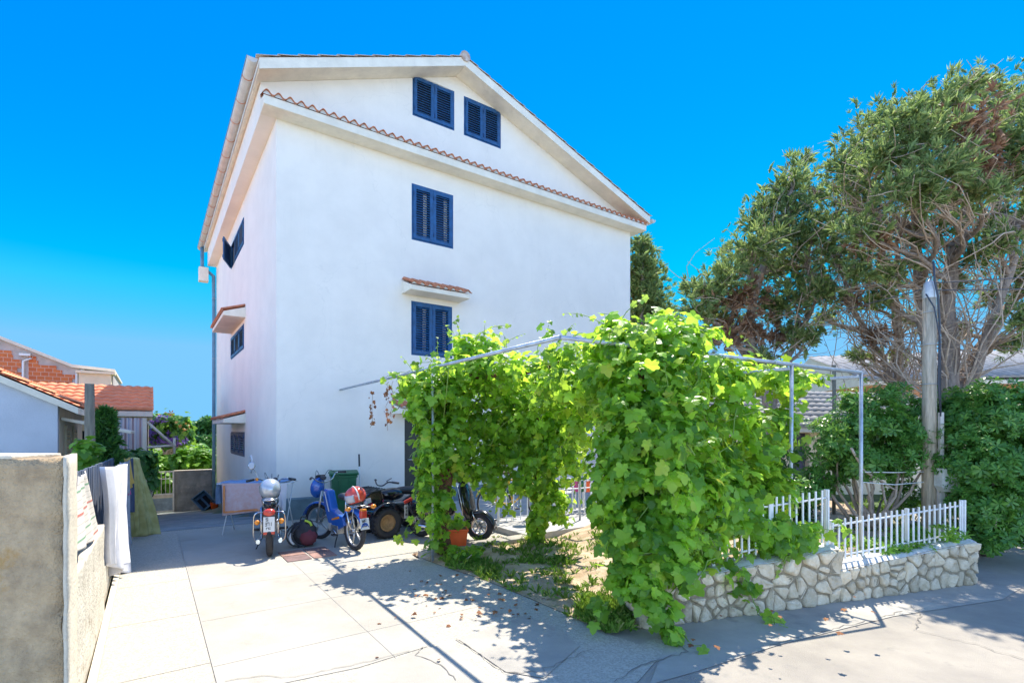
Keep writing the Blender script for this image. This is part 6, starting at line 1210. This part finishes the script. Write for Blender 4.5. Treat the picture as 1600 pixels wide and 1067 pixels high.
for s in (-1, 1): rod(sc, 'grip', [(.07, s * .35, .99), (.09, s * .25, .99)], .02, 'black_plastic'); rod(sc, 'mirror_arm', curve([(.10, s * .2, 1.0), (.14, s * .26, 1.12), (.12, s * .3, 1.18)]), .006, 'chrome', 5); solid(sc, 'mirror', 'chrome', lambda q: q.ell((.12, s * .32, 1.20), (.015, .06, .04)))
solid(sc, 'sticker', 'towel_blue', lambda q: q.box((.02, -.235, .66), (.10, .006, .14), rot(0, R(-10)))); solid(sc, 'trim', 'chrome', lambda q: q.tube(curve([(.22, -.2, .40), (.20, -.235, .62), (.12, -.2, .88)]), .008, 6)); rod(sc, 'fork', [(.42, -.07, .225), (.24, -.05, .60)], .018, 'chrome'); solid(sc, 'exhaust', 'chrome', lambda q: q.tube([(-.3, -.16, .18), (-.72, -.16, .22)], .035, 10))
# ---------------- yellow bicycle behind the railing
by = thing('bicycle', 'yellow bicycle standing on the terrace behind the white railing and the vine', 'bicycle', tuple(P(772, 673, 9.4).xy) + (.10,), R(20))
for x in (0, .98): wheel(by, (x, 0, .33), .33, .018, 20, tread=0, rim='chrome')
for nm, a in (('top_tube', [(.28, 0, .74), (.80, 0, .76)]), ('down_tube', [(.36, 0, .30), (.82, 0, .70)]), ('seat_tube', [(.36, 0, .30), (.26, 0, .84)]), ('head_tube', [(.79, 0, .80), (.84, 0, .62)]), ('fork', [(.84, 0, .62), (.98, .0, .33)]), ('seat_stay', [(.28, 0, .72), (0, 0, .33)]), ('chain_stay', [(.36, 0, .30), (0, 0, .33)])): rod(by, nm, a, .017, 'bike_yellow')
for x in (0, .98): solid(by, 'mudguard', 'bike_yellow', lambda q: q.grid(16, 4, lambda u, v: (x + .365 * math.cos(R(10 + 150 * u)), (v - .5) * .06, .33 + .365 * math.sin(R(10 + 150 * u)))), solid=.004)
solid(by, 'saddle', 'saddle_brown', lambda q: q.ell((.23, 0, .88), (.13, .075, .035), fn=lambda d: 1 - .25 * (d.x > .3))); rod(by, 'handlebar', curve([(.66, -.28, .98), (.76, -.2, 1.0), (.78, 0, .95), (.76, .2, 1.0), (.66, .28, .98)]), .011, 'chrome'); rod(by, 'stem', [(.79, 0, .78), (.78, 0, .95)], .012, 'chrome')
for s in (-1, 1): rod(by, 'grip', [(.65, s * .28, .98), (.71, s * .24, .99)], .017, 'black_plastic'); rod(by, 'crank', [(.36, s * .05, .30), (.36 + s * .12, s * .08, .20)], .008, 'chrome'); solid(by, 'pedal', 'rubber', lambda q: q.box((.36 + s * .13, s * .12, .19), (.08, .08, .02)))
solid(by, 'chain_ring', 'chrome', lambda q: torus(q, (.36, -.045, .30), .085, .008, None, 24, 6)); rod(by, 'kickstand', [(.34, -.03, .30), (.28, -.17, 0)], .008, 'chrome'); solid(by, 'child_seat', 'bike_yellow', lambda q: [q.tube(curve([(-.20, 0, 1.08), (-.16, 0, .80), (0, 0, .74), (.15, 0, .76)]), .022, 6)])
helmet('helmet', 'white and orange helmet with a dark visor hanging above the yellow bicycle', tuple(on(by, (.66, -.26, 1.08))), R(10), 'white_paint', 0, 'black_plastic', 'pot_orange', .12)
# ---------------- plant pot
pt_ = thing('plant_pot', 'square orange-red plastic plant pot at the foot of the left pergola post', 'pot', tuple(P(713, 673, 7.55).xy) + (.03,), R(12))
solid(pt_, 'tub', 'pot_orange', lambda q: [q.box((0, 0, .14), (.25, .25, .28), taper=1.22), q.box((0, 0, .285), (.33, .33, .03))], bevel=.012); solid(pt_, 'compost', 'brown_dirt', lambda q: q.box((0, 0, .298), (.27, .27, .012))); 
lp = RNG.normal(size=(40, 3)) * np.array([.10, .10, .07]) + np.array([0, 0, .38]); leaves('foliage', lp, RNG.normal(size=(40, 3)) * .5, .10, 'vine_leaf', pt_)
shrub('weed_clump', 'tall leafy weeds growing around the foot of the left pergola post', [(690, 856, 6.9, .18, .15, .09, 70), (710, 862, 6.8, .2, .2, .06, 40), (735, 858, 6.9, .16, .2, .05, 30)], .11, 'vine_leaf', 'weeds', tv=LEAF_V, tf=LEAF_F, n_br=3)
# ---------------- terrace furniture glimpsed through the vine: chair and hanging cloths
def chair(loc, rz, label):
    o = thing('garden_chair', label, 'chair', loc, rz, 'white chairs on the terrace'); solid(o, 'seat', 'white_paint', lambda q: q.box((0, 0, .43), (.42, .42, .03)), bevel=.01)
    solid(o, 'backrest', 'white_paint', lambda q: [q.box((x, .21, .66), (.04, .02, .44)) for x in (-.18, -.09, 0, .09, .18)] + [q.box((0, .21, .88), (.42, .03, .05))], bevel=.004)
    for x in (-.18, .18):
        for y in (-.18, .18): rod(o, 'leg', [(x * 1.1, y * 1.1, 0), (x, y, .43)], .018, 'white_paint')
        rod(o, 'armrest', curve([(x * 1.15, .2, .64), (x * 1.15, -.15, .65), (x * 1.1, -.2, .43)]), .014, 'white_paint')
    return o
chair(tuple(P(875, 673, 10.2).xy) + (.10,), R(150), 'white plastic chair on the terrace nearer the middle vine trunk'); chair(tuple(P(905, 673, 10.8).xy) + (.10,), R(200), 'white plastic chair on the terrace to the right of the other one')
fl_ = []
for i, (x0, x1, m, lb) in enumerate(((893, 904, 'cloth_pink', 'small magenta and white cloth hanging on the terrace line'), (908, 912, 'bin_green', 'green strip of cloth left of the white one on the terrace line'), (912, 916, 'plate', 'white strip of cloth between the green and the orange ones'), (916, 922, 'pot_orange', 'orange-red cloth at the right of the terrace line'))):
    cloth('hanging_cloth', lb, m, [P(x0, 752, 10.4), P(x1, 751, 10.4), P(x1, 768, 10.4), P(x0, 769, 10.4)], 1, .005, 0, 8, 8, group='cloths on the terrace line')
cl_ = thing('clothes_line', 'thin white clothes line between two short posts on the terrace', 'clothes line', tuple(P(885, 673, 10.4).xy) + (.1,)); x0 = -.2; rod(cl_, 'line', [(-.25, 0, .64), (.65, 0, .66)], .005, 'white_paint'); rod(cl_, 'post', [(-.25, 0, 0), (-.25, 0, .7)], .015, 'white_paint'); rod(cl_, 'post', [(.65, 0, 0), (.65, 0, .7)], .015, 'white_paint')
